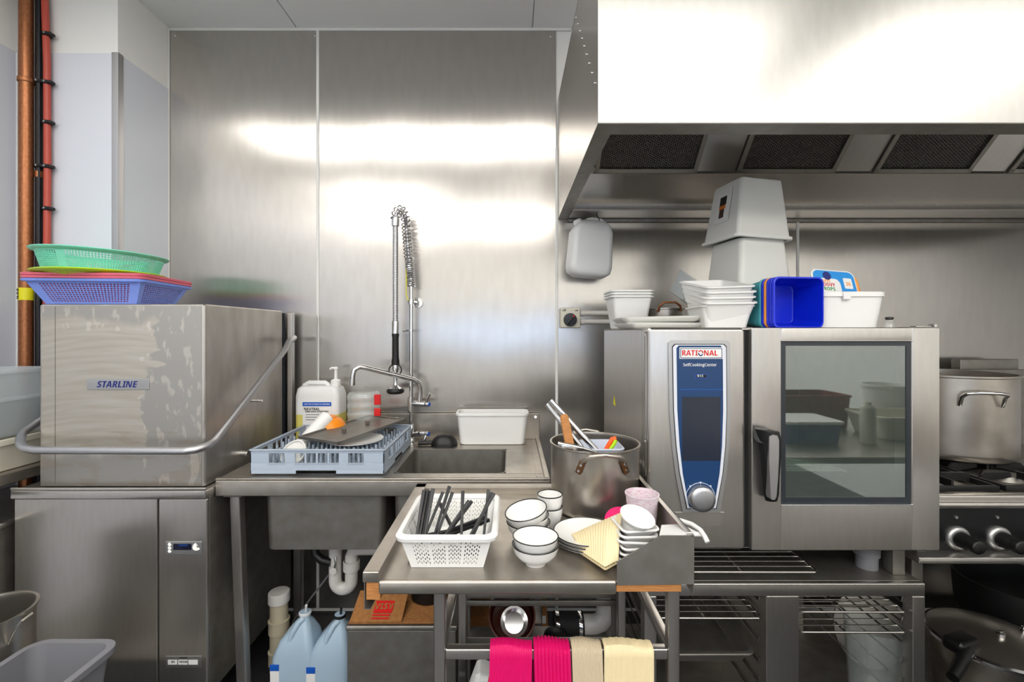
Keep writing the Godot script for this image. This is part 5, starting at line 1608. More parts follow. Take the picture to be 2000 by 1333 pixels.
func table_items() -> void:
	var y := 0.9055
	# perforated basket
	var t := thing("cutlery_basket", "white perforated plastic basket full of black chopsticks", "basket", Vector3(-0.147, y, -1.155))
	var tx := 0.105; var tz := 0.127; var bx_ := 0.083; var bz := 0.105; var h := 0.082
	var g := G.new(); g.local = true
	for s in [[Vector3(-bx_, 0, bz), Vector3(bx_, 0, bz), Vector3(tx, h, tz), Vector3(-tx, h, tz)], [Vector3(bx_, 0, -bz), Vector3(-bx_, 0, -bz), Vector3(-tx, h, -tz), Vector3(tx, h, -tz)],
			[Vector3(bx_, 0, bz), Vector3(bx_, 0, -bz), Vector3(tx, h, -tz), Vector3(tx, h, tz)], [Vector3(-bx_, 0, -bz), Vector3(-bx_, 0, bz), Vector3(-tx, h, tz), Vector3(-tx, h, -tz)]]:
		var q := func(u: float, w: float) -> Vector3: return (s[0] as Vector3).lerp(s[1], u).lerp((s[3] as Vector3).lerp(s[2], u), w)
		var cuts := [0.1, 0.29, 0.32, 0.49, 0.52, 0.68, 0.71, 0.9]
		var lo := 0.1; var hi := 0.86
		for k in 4:
			g.perf(q.call(cuts[2 * k], lo), q.call(cuts[2 * k + 1], lo), q.call(cuts[2 * k + 1], hi), q.call(cuts[2 * k], hi), 7, 6, 0.5, 0.68, 0.002, true)
		for k in [[0.0, 0.1], [0.29, 0.32], [0.49, 0.52], [0.68, 0.71], [0.9, 1.0]]:
			g.quad(q.call(k[0], lo), q.call(k[1], lo), q.call(k[1], hi), q.call(k[0], hi))
		g.quad(q.call(0.0, 0.0), q.call(1.0, 0.0), q.call(1.0, lo), q.call(0.0, lo))
		g.quad(q.call(0.0, hi), q.call(1.0, hi), q.call(1.0, 1.0), q.call(0.0, 1.0))
	g.bx(-bx_, bx_, 0.002, 0.004, -bz, bz)
	put("basket_body", g, M.white, t, "", 1.0)
	g = G.new(); g.local = true
	g.stack([[h - 0.012, tx, tz, 0.018], [h - 0.01, tx + 0.01, tz + 0.01, 0.026], [h - 0.002, tx + 0.012, tz + 0.012, 0.028], [h + 0.003, tx + 0.008, tz + 0.008, 0.026], [h + 0.003, tx - 0.002, tz - 0.002, 0.018], [h - 0.006, tx - 0.004, tz - 0.004, 0.016]], 6, false, false)
	put("rim", g, M.white, t)
	# chopsticks: [top pixel], [lower end pixel] with depths inside the basket
	var sticks := [[828, 958, 1.13, 814, 1046, 1.075], [834, 957, 1.14, 820, 1046, 1.08], [839, 960, 1.15, 825, 1046, 1.09], [846, 955, 1.12, 830, 1046, 1.07], [865, 962, 1.16, 832, 1044, 1.1], [878, 950, 1.10, 848, 1048, 1.06], [884, 962, 1.12, 853, 1048, 1.07],
		[904, 960, 1.13, 901, 1048, 1.07], [860, 985, 1.22, 890, 1046, 1.1], [916, 979, 1.12, 868, 1047, 1.07], [921, 980, 1.15, 872, 1046, 1.08], [954, 957, 1.14, 945, 1047, 1.09], [965, 964, 1.11, 918, 1048, 1.06], [961, 963, 1.13, 924, 1047, 1.08], [950, 1010, 1.14, 858, 1044, 1.08], [955, 1016, 1.15, 880, 1045, 1.09], [942, 1022, 1.12, 862, 1045, 1.1], [930, 1028, 1.16, 846, 1043, 1.12]]
	for k in 12: sticks.append([rng.randf_range(880, 945), rng.randf_range(1066, 1084), 1.09 + 0.01 * (k % 5), rng.randf_range(812, 850), rng.randf_range(1078, 1098), 1.065 + 0.012 * (k % 4)])
	for s in sticks:
		var a := W(s[0], s[1], s[2]); var b := W(s[3], s[4], s[5])
		b += (b - a).normalized() * 0.02
		b.y = maxf(b.y, y + 0.006)
		var o := thing("chopstick", "black plastic chopstick standing in the white basket" if s[1] < 1060 else "black plastic chopstick lying at the bottom of the white basket", "chopstick", b, "black chopsticks in the basket")
		var q := G.new()
		var dir := (a - b).normalized()
		var sd := dir.cross(Vector3(0, 0, 1)).normalized()
		q.xf = Transform3D(Basis(sd, dir, sd.cross(dir)), b)
		var l := a.distance_to(b)
		q.stack([[0, 0.0028, 0.0028, 0.001], [l * 0.5, 0.0035, 0.0035, 0.0008], [l, 0.0042, 0.0042, 0.0008]], 1)
		put("stick", q, mat(Color(0.07, 0.075, 0.085), 0.4), o)
	# bowls and cups
	bowl("lower black rimmed bowl of the pair with a round foot", Vector3(X(1046, 1.07), y, -1.07), 0.056, 0.047)
	bowl("upper black rimmed bowl of the pair with a round foot", Vector3(X(1046, 1.07), y + 0.019, -1.07), 0.0545, 0.047)
	bowl("bottom black rimmed bowl of the leaning stack of three", Vector3(X(1032, 1.19), y, -1.19), 0.058, 0.05)
	bowl("middle black rimmed bowl of the leaning stack of three", Vector3(X(1032, 1.19), y + 0.016, -1.19), 0.057, 0.05, Vector3(0, 0, 0.06))
	bowl("tilted black rimmed bowl topping the stack of three", Vector3(X(1034, 1.19), y + 0.035, -1.185), 0.056, 0.05, Vector3(0.12, 0, 0.2))
	for k in 2:
		var c := thing("tea_cup", ["lower white cup with dark rim beside the stockpot", "upper white cup with dark rim beside the stockpot"][k], "cup", Vector3(X(1074, 1.27), y + 0.034 * k, -1.27), "stacked white cups on the prep table")
		g = G.new(); g.local = true
		g.lathe([Vector2(0, 0.0), Vector2(0.02, 0.0), Vector2(0.028, 0.015), Vector2(0.034, 0.035), Vector2(0.0355, 0.056), Vector2(0.033, 0.056), Vector2(0.031, 0.035), Vector2(0.024, 0.01), Vector2(0, 0.006)], 32)
		put("body", g, M.china, c)
		g = G.new(); g.local = true
		g.lathe([Vector2(0.0354, 0.0555), Vector2(0.036, 0.0575), Vector2(0.034, 0.0585), Vector2(0.0325, 0.0565)], 32)
		put("rim", g, M.rim, c)
	for k in 3:
		var p := thing("dinner_plate", ["bottom white plate with dark rim under the ribbed cloth", "middle white plate with dark rim under the ribbed cloth", "top white plate with dark rim under the ribbed cloth"][k], "plate", Vector3(X(1146, 1.17), y + 0.008 * k, -1.17), "stacked white plates")
		g = G.new(); g.local = true
		g.lathe([Vector2(0, 0.002), Vector2(0.045, 0.0), Vector2(0.05, 0.003), Vector2(0.085, 0.013), Vector2(0.084, 0.016), Vector2(0.05, 0.007), Vector2(0, 0.006)], 44)
		put("dish", g, M.china, p)
		g = G.new(); g.local = true
		g.lathe([Vector2(0.0838, 0.0128), Vector2(0.086, 0.0145), Vector2(0.0855, 0.0165), Vector2(0.083, 0.016)], 44)
		put("rim", g, M.rim, p)
	# folded ribbed cloth: ribs run from the far edge to the near corner
	var rc := thing("ribbed_cloth", "cream ribbed silicone cloth folded across the plates", "cloth", W(1160, 1060, 1.1))
	g = G.new()
	var far_a := W(1117, 1047, 1.17); var far_b := W(1216, 1004, 1.13)
	var near_a := W(1134, 1078, 1.10); var near_b := W(1206, 1097, 1.03)
	var tip := W(1182, 1110, 1.02)
	g.sheet(func(u: float, w: float) -> Vector3:
		var n := near_a.lerp(tip, minf(u / 0.72, 1.0)) if u < 0.72 else tip.lerp(near_b, (u - 0.72) / 0.28)
		var p := far_a.lerp(far_b, u).lerp(n, w)
		p.y += 0.02 * sin(w * PI) * (0.4 + u) + 0.0022 * absf(sin(u * PI * 17.0))
		return p, 102, 14, 0.003)
	g.sheet(func(u: float, w: float) -> Vector3:
		var n := near_a.lerp(tip, minf(u / 0.72, 1.0)) if u < 0.72 else tip.lerp(near_b, (u - 0.72) / 0.28)
		var p := far_a.lerp(far_b, u).lerp(n, w)
		p.y += -0.006 - 0.012 * u * sin(w * PI)
		return p, 20, 6, 0.003)
	put("folds", g, M.cream, rc)
	var pl := thing("pink_lid", "bright pink plastic lid standing behind the ribbed cloth", "lid", Vector3(X(1213, 1.22), y + 0.035, -1.22))
	g = G.new(); g.local = true
	g.lathe([Vector2(0, 0), Vector2(0.04, 0), Vector2(0.044, 0.003), Vector2(0.042, 0.008), Vector2(0, 0.006)], 30)
	put("disc", g, M.magenta, pl)
	pl.rotation = Vector3(0.5, 0, 0.1)
	# paper cup
	var pc := thing("paper_cup", "paper cup with pink and red print in front of the stockpot", "cup", Vector3(X(1254, 1.21), y, -1.21))
	g = G.new(); g.local = true
	var ch := Y(965, 1.21) - y
	g.lathe([Vector2(0, 0.003), Vector2(0.03, 0.003), Vector2(0.031, 0), Vector2(0.0425, ch - 0.004), Vector2(0.0445, ch - 0.002), Vector2(0.0445, ch + 0.002), Vector2(0.0415, ch + 0.002), Vector2(0.03, 0.006), Vector2(0, 0.006)], 36)
	var paper := mat(Color(0.88, 0.84, 0.86), 0.5)
	paper.albedo_texture = noise_tex(31, 0.02, Color(0.92, 0.76, 0.83), Color(1, 1, 1), 3, 0.32)
	tri(paper, Vector3(5, 22, 5))
	put("cup_wall", g, paper, pc)
	for q in [[-0.012, 0.05, 0.012, 0.02], [-0.03, 0.048, 0.005, 0.012]]:
		g = G.new()
		var px: float = X(1254, 1.21) + q[0]
		g.bx(px - 0.006, px + q[2] - 0.001, y + q[1] - q[3], y + q[1] + 0.004, 1.21 - 0.0385, 1.21 - 0.034, 0.0)
		put("print_block", g, M.red, pc)
	# stack of square white dishes behind the end plate
	for k in 6:
		var sd := thing("square_dish", ["lowest", "second lowest", "third lowest", "third highest", "second highest", "highest"][k] + " square white dish stacked beside the splashback", "dish", Vector3(X(1243, 1.06), y + 0.0135 * k, -1.075), "square white dishes stacked on the prep table")
		g = G.new(); g.local = true
		g.tub(0.028, 0.028, 0.043, 0.043, 0.026, 0.012, 0.0025, 0.002, 0.004)
		put("dish_body", g, M.china, sd)
		sd.rotation.y = 0.12 * (k % 3) - 0.1
	var rd := thing("round_dish", "shallow round white dish tipped on top of the square dishes", "dish", Vector3(X(1241, 1.06), y + 0.098, -1.06))
	g = G.new(); g.local = true
	g.lathe([Vector2(0, 0), Vector2(0.02, 0), Vector2(0.034, 0.008), Vector2(0.0405, 0.02), Vector2(0.0385, 0.02), Vector2(0.031, 0.01), Vector2(0, 0.005)], 36)
	put("dish_body", g, M.china, rd)
	rd.rotation = Vector3(0.3, 0, -0.18)
	# white spatulas resting on the splashback
	var f1 := W(1283, 1037, 1.02); var f2 := W(1363, 1037, 1.04)
	var sp := thing("white_spatula", "flat white plastic spatula resting across the splashback end", "spatula", f1)
	g = G.new()
	g.tube([W(1328, 1017, 1.09), W(1352, 1025, 1.06), W(1368, 1036, 1.03), W(1376, 1048, 1.01), W(1382, 1060, 1.0)], 0.0055, 8)
	put("handle", g, M.white, sp)
	g = G.new()
	g.sheet(func(u: float, w: float) -> Vector3: return W(1288, 1044, 1.005).lerp(W(1363, 1040, 1.0), u).lerp(W(1292, 1026, 1.07).lerp(W(1330, 1024, 1.09), u), w), 6, 4, 0.006)
	put("blade", g, M.white, sp)
	var bc := thing("blue_clip", "small blue plastic clip beside the paper cup", "clip", W(1246, 1010, 1.14))
	g = G.new()
	g.bx(X(1243, 1.14), X(1248, 1.14), Y(1016, 1.14), Y(1003, 1.14), 1.138, 1.146, 0.001)
	put("clip_body", g, M.blue, bc)
	# big pot with utensils
	var cz := 1.422
	var cx := 0.261
	var pt := Y(863, cz) - y
	var pot := thing("stockpot", "large steel stockpot full of utensils on the prep table", "pot", Vector3(cx, y, -cz))
	g = G.new(); g.local = true
	var r := 0.135
	g.lathe([Vector2(r - 0.01, 0), Vector2(r - 0.002, 0.006), Vector2(r, 0.02), Vector2(r, pt - 0.006), Vector2(r + 0.004, pt - 0.003), Vector2(r + 0.004, pt + 0.001), Vector2(r - 0.002, pt + 0.001), Vector2(r - 0.004, pt - 0.008), Vector2(r - 0.004, 0.012), Vector2(0, 0.01)], 56, Vector3.ZERO, true)
	put("pot_body", g, M.pot_steel, pot)
	for s in [1, -1]:
		g = G.new(); g.local = true
		var a := 0.06
		var zz: float = (r + 0.004) * s * 0.9
		g.tube([Vector3(-a, pt - 0.03, zz), Vector3(-a + 0.006, pt - 0.016, zz + 0.02 * s), Vector3(-a + 0.02, pt - 0.004, zz + 0.034 * s), Vector3(0, pt + 0.002, zz + 0.04 * s), Vector3(a - 0.02, pt - 0.004, zz + 0.034 * s), Vector3(a - 0.006, pt - 0.016, zz + 0.02 * s), Vector3(a, pt - 0.03, zz)], 0.0058, 10)
		var hd := put("handle", g, M.pot_steel, pot)
		for e in [-1, 1]:
			g = G.new(); g.local = true
			g.xf = Transform3D(Basis(Vector3.UP, 0.44 * e * s) * Basis(Vector3.BACK, 0.4 * e), Vector3(a * e * 1.07, pt - 0.045, (r * 0.9 + 0.004) * s))
			g.bx(-0.009, 0.009, -0.018, 0.022, -0.003, 0.003, 0.002)
			put("handle_lug", g, mat(Color(0.42, 0.29, 0.18), 0.4, 0.8), hd)
			for v in [-0.008, 0.01]:
				g = G.new(); g.local = true
				g.xf = Transform3D(Basis(Vector3.UP, 0.44 * e * s) * Basis(Vector3.BACK, 0.4 * e), Vector3(a * e * 1.07, pt - 0.045, (r * 0.9 + 0.004) * s))
				g.cyl(Vector3(0, v, 0.002 * s), Vector3(0, v, 0.007 * s), 0.004, 10)
				put("rivet", g, M.chrome, hd)
	var tool_ := func(called: String, label: String, cat: String, a: Vector3, b: Vector3) -> Node3D: return thing(called, label, cat, b)
	var floor_pt := Vector3(cx + 0.03, y + 0.03, -cz)
	var e1 := W(1075, 783, 1.40)
	var tg := thing("steel_tube", "long polished steel tube handle leaning in the stockpot", "utensil", floor_pt)
	g = G.new()
	g.tube([e1, e1.lerp(W(1166, 882, 1.38), 1.0), W(1166, 882, 1.38) + (W(1166, 882, 1.38) - e1).normalized() * 0.1], 0.0088, 14)
	put("shaft", g, M.chrome, tg)
	var tg2 := thing("whisk", "steel whisk leaning in the stockpot under the wooden handle", "whisk", floor_pt + Vector3(0.01, 0, 0))
	g = G.new()
	g.tube([W(1068, 790, 1.46), W(1140, 880, 1.42), W(1160, 905, 1.41)], 0.0085, 12)
	put("shaft", g, M.chrome, tg2)
	g = G.new()
	for k in 5:
		var o := Vector3(cos(k * 1.25), 0, sin(k * 1.25)) * 0.03
		var s0 := W(1160, 905, 1.41)
		g.tube([s0, s0 + Vector3(0.02, -0.04, 0) + o * 0.7, s0 + Vector3(0.03, -0.08, 0) + o, s0 + Vector3(0.04, -0.12, 0)], 0.0012, 6)
	put("wires", g, M.wire, tg2)
	var ws := thing("wooden_spatula", "pale wooden spatula handle standing in the stockpot", "spatula", floor_pt + Vector3(-0.02, 0, 0.03))
	g = G.new()
	var q0 := W(1101, 810, 1.36); var q1 := W(1112, 866, 1.355)
	var dir := (q1 - q0).normalized()
	g.xf = Transform3D(Basis(dir.cross(Vector3.BACK).normalized() * -1.0, -dir, Vector3.BACK), q0 + dir * 0.09)
	g.stack([[-0.12, 0.014, 0.005, 0.004], [0.06, 0.0135, 0.005, 0.004], [0.084, 0.0125, 0.005, 0.004], [0.09, 0.008, 0.004, 0.003]], 3)
	put("blade", g, M.wood, ws)
	var ld := thing("steel_ladle", "steel ladle with its flat handle across the stockpot rim", "ladle", floor_pt + Vector3(-0.04, 0, 0.05))
	g = G.new()
	g.tube([W(1090, 867, 1.33), W(1130, 874, 1.32), W(1165, 884, 1.34)], 0.007, 10, false, 0.004)
	g.xf = Transform3D(Basis(Vector3.BACK, -0.12), W(1118, 874, 1.33))
	g.stack([[-0.003, 0.035, 0.012, 0.01], [0.003, 0.035, 0.012, 0.01]], 4)
	put("ladle_body", g, M.chrome, ld)
	var pe := thing("peeler", "orange and lime green plastic peeler in the stockpot", "peeler", W(1195, 875, 1.40))
	g = G.new()
	g.tube([W(1183, 880, 1.40), W(1190, 868, 1.40), W(1196, 858, 1.40), W(1203, 857, 1.40)], 0.0075, 10)
	put("handle", g, mat(Color(0.95, 0.35, 0.08), 0.4), pe)
	g = G.new()
	g.tube([W(1192, 878, 1.395), W(1199, 868, 1.395), W(1203, 860, 1.395)], 0.006, 10)
	put("grip", g, mat(Color(0.66, 0.85, 0.1), 0.4), pe)
	var cl := thing("clear_tub", "clear plastic tub lying inside the stockpot", "tub", Vector3(cx + 0.02, y + pt - 0.07, -(cz + 0.01)))
	g = G.new(); g.local = true
	g.tub(0.05, 0.05, 0.062, 0.062, 0.06, 0.02, 0.002, 0.003, 0.004)
	put("tub_body", g, mat(Color(0.75, 0.78, 0.84), 0.3), cl)

func hung_cloth(label: String, px0: float, px1: float, m: Material, ribs: int, amp: float, front: float, lean: float) -> void:
	var d := 1.021
	var x0 := X(px0, d) + 0.001; var x1 := X(px1, d) - 0.001
	var yt := Y(1286, 1.03) + 0.025
	var t := thing("hanging_cloth", label, "cloth", Vector3((x0 + x1) / 2, yt - front, -d), "ribbed cloths over the table rail")
	var g := G.new()
	g.sheet(func(u: float, w: float) -> Vector3:
		# path: up the front, over the rail, down behind
		var s := w * (front + 0.034 + 0.12)
		var p: Vector3
		var rib := amp * absf(sin(u * PI * ribs))
		var x := lerpf(x0, x1, u)
		if s < front:
			p = Vector3(x + lean * (front - s), yt + 0.003 - (front - s) + 0.0, -(d - 0.008 - rib - 0.006 * (1 - s / front)))
		elif s < front + 0.034:
			var a := (s - front) / 0.034 * PI
			p = Vector3(x, yt + 0.003 + sin(a) * (0.008 + rib) + 0.003 * sin(u * 5.0), -(d + 0.012 - cos(a) * (0.02 + rib)))
		else:
			p = Vector3(x, yt + 0.003 - (s - front - 0.034), -(d + 0.034 + rib))
		return p, maxi(ribs * 6, 30), 26, 0.002)
	put("folds", g, m, t)

func under_table() -> void:
	hung_cloth("magenta cloth with fine ribs hanging over the table rail", 956, 1040, M.magenta, 24, 0.0012, 0.16, -0.02)
	hung_cloth("magenta cloth with wide ribs hanging over the table rail", 1041, 1114, M.magenta, 10, 0.0035, 0.17, 0.03)
	hung_cloth("beige cloth with fine ribs hanging over the table rail", 1115, 1176, M.beige, 20, 0.0014, 0.17, 0.03)
	hung_cloth("cream cloth with a smooth upper half hanging over the table rail", 1178, 1276, M.cream, 8, 0.0018, 0.16, -0.01)
	# crumpled top of the beige cloth
	# slotted runner frame behind the table
	var d := 1.575
	var t := thing("tray_rack", "dark steel tray rack standing behind the prep table legs", "rack", Vector3(0.09, 0, -1.64))
	var x0 := X(900, d); var x1 := X(1208, d)
	for x in [x0, x1 - 0.022]:
		for dd in [d, 1.69]:
			box("leg", x, x + 0.022, 0, Y(1157, d), dd, dd + 0.022, M.dull_steel, t, 0.002)
	for py in [1160, 1175]:
		box("runner_rail", x0, x1, Y(py + 11, d - 0.01), Y(py, d - 0.01), d - 0.008, d + 0.002, M.dull_steel, t, 0.002)
	box("shelf_plate", x0 + 0.022, x1 - 0.022, Y(1246, d) - 0.06, Y(1246, d) - 0.05, d + 0.003, 1.715, M.dull_steel, t, 0.002)
	box("front_rail", x0 + 0.022, x1 - 0.022, Y(1258, d), Y(1246, d), d, d + 0.004, M.dull_steel, t, 0.001)
	box("top_plate", x0, x1, Y(1157, d), Y(1157, d) + 0.004, d, 1.712, M.dull_steel, t, 0.001)
	var ys := Y(1246, d) - 0.049
	var bb := thing("brown_bowl", "brown clay bowl tipped forward on the tray rack shelf", "bowl", Vector3(X(1000, 1.69), ys + 0.03, -1.70))
	var g := G.new(); g.local = true
	g.lathe([Vector2(0, 0), Vector2(0.05, 0), Vector2(0.075, 0.03), Vector2(0.084, 0.075), Vector2(0.079, 0.075), Vector2(0.07, 0.032), Vector2(0, 0.008)], 36)
	put("bowl_body", g, M.brown, bb)
	bb.rotation.x = 0.85
	bb.position = Vector3(X(1000, 1.66), ys + 0.048, -1.675)
	var sc := thing("steel_cup", "small steel cup lying inside the brown clay bowl", "cup", Vector3(X(1004, 1.65), ys + 0.067, -1.63))
	g = G.new(); g.local = true
	g.lathe([Vector2(0, -0.02), Vector2(0.036, -0.02), Vector2(0.042, 0.03), Vector2(0.048, 0.032), Vector2(0.048, 0.035), Vector2(0.04, 0.034), Vector2(0.034, -0.016), Vector2(0, -0.016)], 32)
	put("cup_body", g, M.chrome, sc)
	sc.rotation.x = 0.95
	for k in 2:
		var l := thing("pan_lid", ["dark steel lid leaning behind the brown clay bowl", "white plate leaning behind the brown clay bowl"][k], "lid", Vector3(X([1000, 984][k], 1.72 - 0.015 * k), ys + 0.085 - 0.006 * k, -(1.72 - 0.015 * k)))
		g = G.new(); g.local = true
		g.lathe([Vector2(0, 0.014), Vector2(0.04, 0.012), Vector2([0.07, 0.05][k], 0.002), Vector2([0.074, 0.054][k], 0.0), Vector2([0.074, 0.054][k], -0.004), Vector2(0, -0.002)], 36)
		put("disc", g, M.dull_steel if k == 0 else M.white2, l)
		l.rotation.x = 1.1
	# elbow with rubber coupling
	var e := thing("drain_elbow", "white plastic drain elbow with black rubber sleeve behind the hanging cloths", "pipe", Vector3(X(1150, 1.8), 0.4, -1.8))
	g = G.new()
	var c := Vector3(X(1145, 1.69), Y(1220, 1.69), -1.69)
	g.tube([c + Vector3(-0.03, 0, 0), c + Vector3(0.03, 0, 0), c + Vector3(0.055, 0.01, 0), c + Vector3(0.07, 0.035, 0), c + Vector3(0.072, 0.06, 0), c + Vector3(0.072, 0.14, 0)], 0.034, 18)
	put("elbow", g, M.pvc, e)
	g = G.new()
	g.cyl(c + Vector3(-0.12, 0, 0), c + Vector3(-0.012, 0, 0), 0.044, 22)
	put("rubber_sleeve", g, M.rubber, e)
	g = G.new()
	for x in [-0.025, -0.108]:
		g.cyl(c + Vector3(x - 0.006, 0, 0), c + Vector3(x + 0.006, 0, 0), 0.046, 22)
	g.bx(c.x - 0.03, c.x - 0.02, c.y + 0.04, c.y + 0.052, 1.65, 1.68, 0.002)
	put("hose_clamp", g, M.chrome, e)
	var bw := thing("black_bowl", "black plastic bowl upside down on the tray rack shelf", "bowl", Vector3(X(1085, 1.62), ys, -1.617))
	g = G.new(); g.local = true
	g.lathe([Vector2(0.046, 0), Vector2(0.045, 0.02), Vector2(0.04, 0.036), Vector2(0.024, 0.046), Vector2(0, 0.048)], 30, Vector3.ZERO, true)
	put("bowl_body", g, M.black, bw)
	var cb := thing("carton", "brown carton with white printed side behind the tray rack", "carton", Vector3(X(1040, 2.08), 0, -2.1))
	box("carton_body", X(915, 2.05), X(1070, 2.05), 0.001, Y(1205, 2.05), 2.05, 2.2, M.card, cb, 0.002)
	box("printed_side", X(1015, 2.05), X(1066, 2.05), Y(1200, 2.05) - 0.04, Y(1188, 2.05) - 0.035, 2.046, 2.05, M.white2, cb, 0.0)
	# red and white pack on the lower shelf
	var rp := thing("food_pack", "red and white plastic pack on the floor under the hanging cloths", "pack", Vector3(X(938, 1.3), 0.32, -1.35))
	g = G.new()
	g.xf = Transform3D(Basis(Vector3.BACK, -0.35), W(940, 1335, 1.35))
	g.bx(-0.03, 0.05, -0.1, 0.05, -0.04, 0.04, 0.012)
	put("pack_body", g, M.white, rp)
	g = G.new()
	g.xf = Transform3D(Basis(Vector3.BACK, -0.35), W(940, 1335, 1.35))
	g.bx(0.0, 0.051, -0.02, 0.052, -0.042, 0.042, 0.012)
	put("pack_print", g, M.red, rp)
	rp.position.y = 0.0
	for ch in rp.get_children(): ch.position.y = 0.32
	var sb := thing("floor_crate", "dark plastic crate on the floor under the prep table", "crate", Vector3(X(960, 1.35), 0, -1.35))
	g = G.new(); g.local = true
	g.tub(0.14, 0.1, 0.16, 0.12, 0.3, 0.02, 0.004, 0.01, 0.012)
	put("crate_body", g, M.black, sb)

func tub_thing(called: String, label: String, cat: String, at: Vector3, dims: Array, m: Material, group := "", turn := Vector3.ZERO) -> Node3D:
	var t := thing(called, label, cat, at, group)
	var g := G.new(); g.local = true
	g.tub(dims[0], dims[1], dims[2], dims[3], dims[4], dims[5], dims[6], dims[7], dims[8])
	put("tub_body", g, m, t)
	t.rotation = turn
	return t

func oven_top() -> void:
	var y := Y(640, 1.40) - 0.002
	# three nested tubs over the corner
	for k in 3:
		tub_thing("food_tub", ["bottom", "middle", "top"][k] + " tub of three nested white tubs beside the wire pot", "tub", Vector3(X(1226, 1.92), y + 0.0115 * k, -1.92), [0.062, 0.062, 0.08, 0.08, 0.135, 0.015, 0.003, 0.009, 0.006], M.white, "nested white tubs on the oven")
	for k in 2:
		var t := thing("tub_lid", ["lower pale flat lid lying on the oven", "upper pale flat lid lying on the oven"][k], "lid", Vector3(X(1285 - 6 * k, 1.68), y + 0.022 * k, -1.68), "pale lids on the oven")
		var g := G.new(); g.local = true
		g.stack([[0.0, 0.125, 0.085, 0.02], [0.004, 0.13, 0.09, 0.02], [0.012, 0.14, 0.1, 0.025], [0.019, 0.142, 0.102, 0.025], [0.021, 0.138, 0.098, 0.025], [0.016, 0.12, 0.08, 0.02]], 5)
		put("lid_body", g, M.white2, t)
		t.rotation.y = 0.06 - 0.1 * k
		t.rotation.z = 0.02 * k
	var wp := thing("wire_pot", "small steel pan with a bent wire handle between the tubs on the oven", "pan", Vector3(X(1300, 1.92), y, -1.93))
	var g := G.new(); g.local = true
	g.lathe([Vector2(0.06, 0), Vector2(0.07, 0.005), Vector2(0.075, 0.08), Vector2(0.082, 0.082), Vector2(0.082, 0.086), Vector2(0.072, 0.085), Vector2(0.066, 0.008)], 32, Vector3.ZERO, true, true)
	put("pan_body", g, M.pot_steel, wp)
	g = G.new(); g.local = true
	g.tube([Vector3(-0.05, 0.07, 0.06), Vector3(-0.048, 0.092, 0.075), Vector3(-0.03, 0.108, 0.085), Vector3(0.015, 0.108, 0.085), Vector3(0.036, 0.095, 0.078), Vector3(0.045, 0.074, 0.066)], 0.0045, 8)
	put("handle", g, M.copper, wp)
	tub_thing("clear_tub", "clear plastic tub tipped up behind the shallow white tubs", "tub", Vector3(X(1330, 1.99), y + 0.12, -1.97), [0.06, 0.05, 0.075, 0.065, 0.1, 0.015, 0.002, 0.006, 0.004], M.frost, "", Vector3(0.5, 0.3, -0.5))
	# stack of shallow tubs, tipped towards the room
	for k in 5:
		tub_thing("shallow_tub", ["lowest", "second lowest", "middle", "second highest", "highest"][k] + " shallow white tub of the stack on the oven", "tub", Vector3(X(1402 - 4 * (k / 2), 1.62), y + 0.018 * k + (0.012 if k > 0 else 0.0), -1.62), [0.068, 0.085, 0.082, 0.1, 0.078, 0.015, 0.002, 0.007, 0.005], M.white, "shallow white tubs on the oven", Vector3(0.0 if k < 1 else 0.2, -0.1 + 0.05 * k, 0.01 * k))
	# buckets
	for k in 6:
		tub_thing("square_bucket", ["bottom", "second", "third", "fourth", "fifth", "sixth"][k] + " upturned bucket counting up from the oven in the tall nested stack", "bucket", Vector3(X(1459, 1.82), y + 0.03 * k + 0.196, -1.82), [0.095, 0.095, 0.112, 0.112, 0.196, 0.02, 0.003, 0.006, 0.012], M.white2, "tall nested white buckets", Vector3(PI, 0.13 + 0.02 * (k % 3), 0))
	var ib := thing("square_bucket", "upside down white bucket with a sticker topping the tall stack", "bucket", Vector3(X(1464, 1.8), Y(474, 1.8), -1.82), "tall nested white buckets")
	g = G.new(); g.local = true
	g.tub(0.088, 0.088, 0.112, 0.112, 0.235, 0.015, 0.003, 0.01, 0.012)
	put("bucket_body", g, M.white2, ib)
	var st := Node3D.new()
	g = G.new(); g.local = true
	g.xf = Transform3D(Basis(Vector3.UP, -PI / 2) * Basis(Vector3.RIGHT, 0.118), Vector3(-0.1025, 0.1, 0.0))
	g.bx(-0.045, 0.045, -0.075, 0.06, -0.0006, 0.0006)
	var sk := put("sticker", g, M.seal, ib, "peeling sticker with a dark picture")
	for q in [[-0.02, 0.02, -0.045, -0.01, M.ink], [-0.018, 0.02, -0.01, 0.005, mat(Color(0.75, 0.4, 0.1), 0.5)], [-0.012, 0.016, 0.005, 0.04, mat(Color(0.22, 0.13, 0.1), 0.5)]]:
		g = G.new(); g.local = true
		g.xf = Transform3D(Basis(Vector3.UP, -PI / 2) * Basis(Vector3.RIGHT, 0.118), Vector3(-0.1035, 0.1, 0.0))
		g.bx(q[0], q[1], q[2], q[3], -0.0008, 0.0008)
		put("sticker_print", g, q[4], sk)
	st.free()
	ib.rotation = Vector3(PI, 0.16, 0.04)
	ib.position = Vector3(X(1464, 1.8), Y(474, 1.8) + 0.233, -1.82)
	# blue tubs on their sides, mouth to the room
	var zs := [1.47, 1.478, 1.486, 1.496, 1.508, 1.52]
	var names := ["bright blue plastic tub lying on its side, front of the nest", "bright blue plastic tub second in the nest of tubs on their sides", "bright blue plastic tub third in the nest of tubs on their sides", "orange plastic tub in the nest between the blue ones", "bright blue plastic tub behind the orange one in the nest", "teal plastic tub at the back of the nest"]
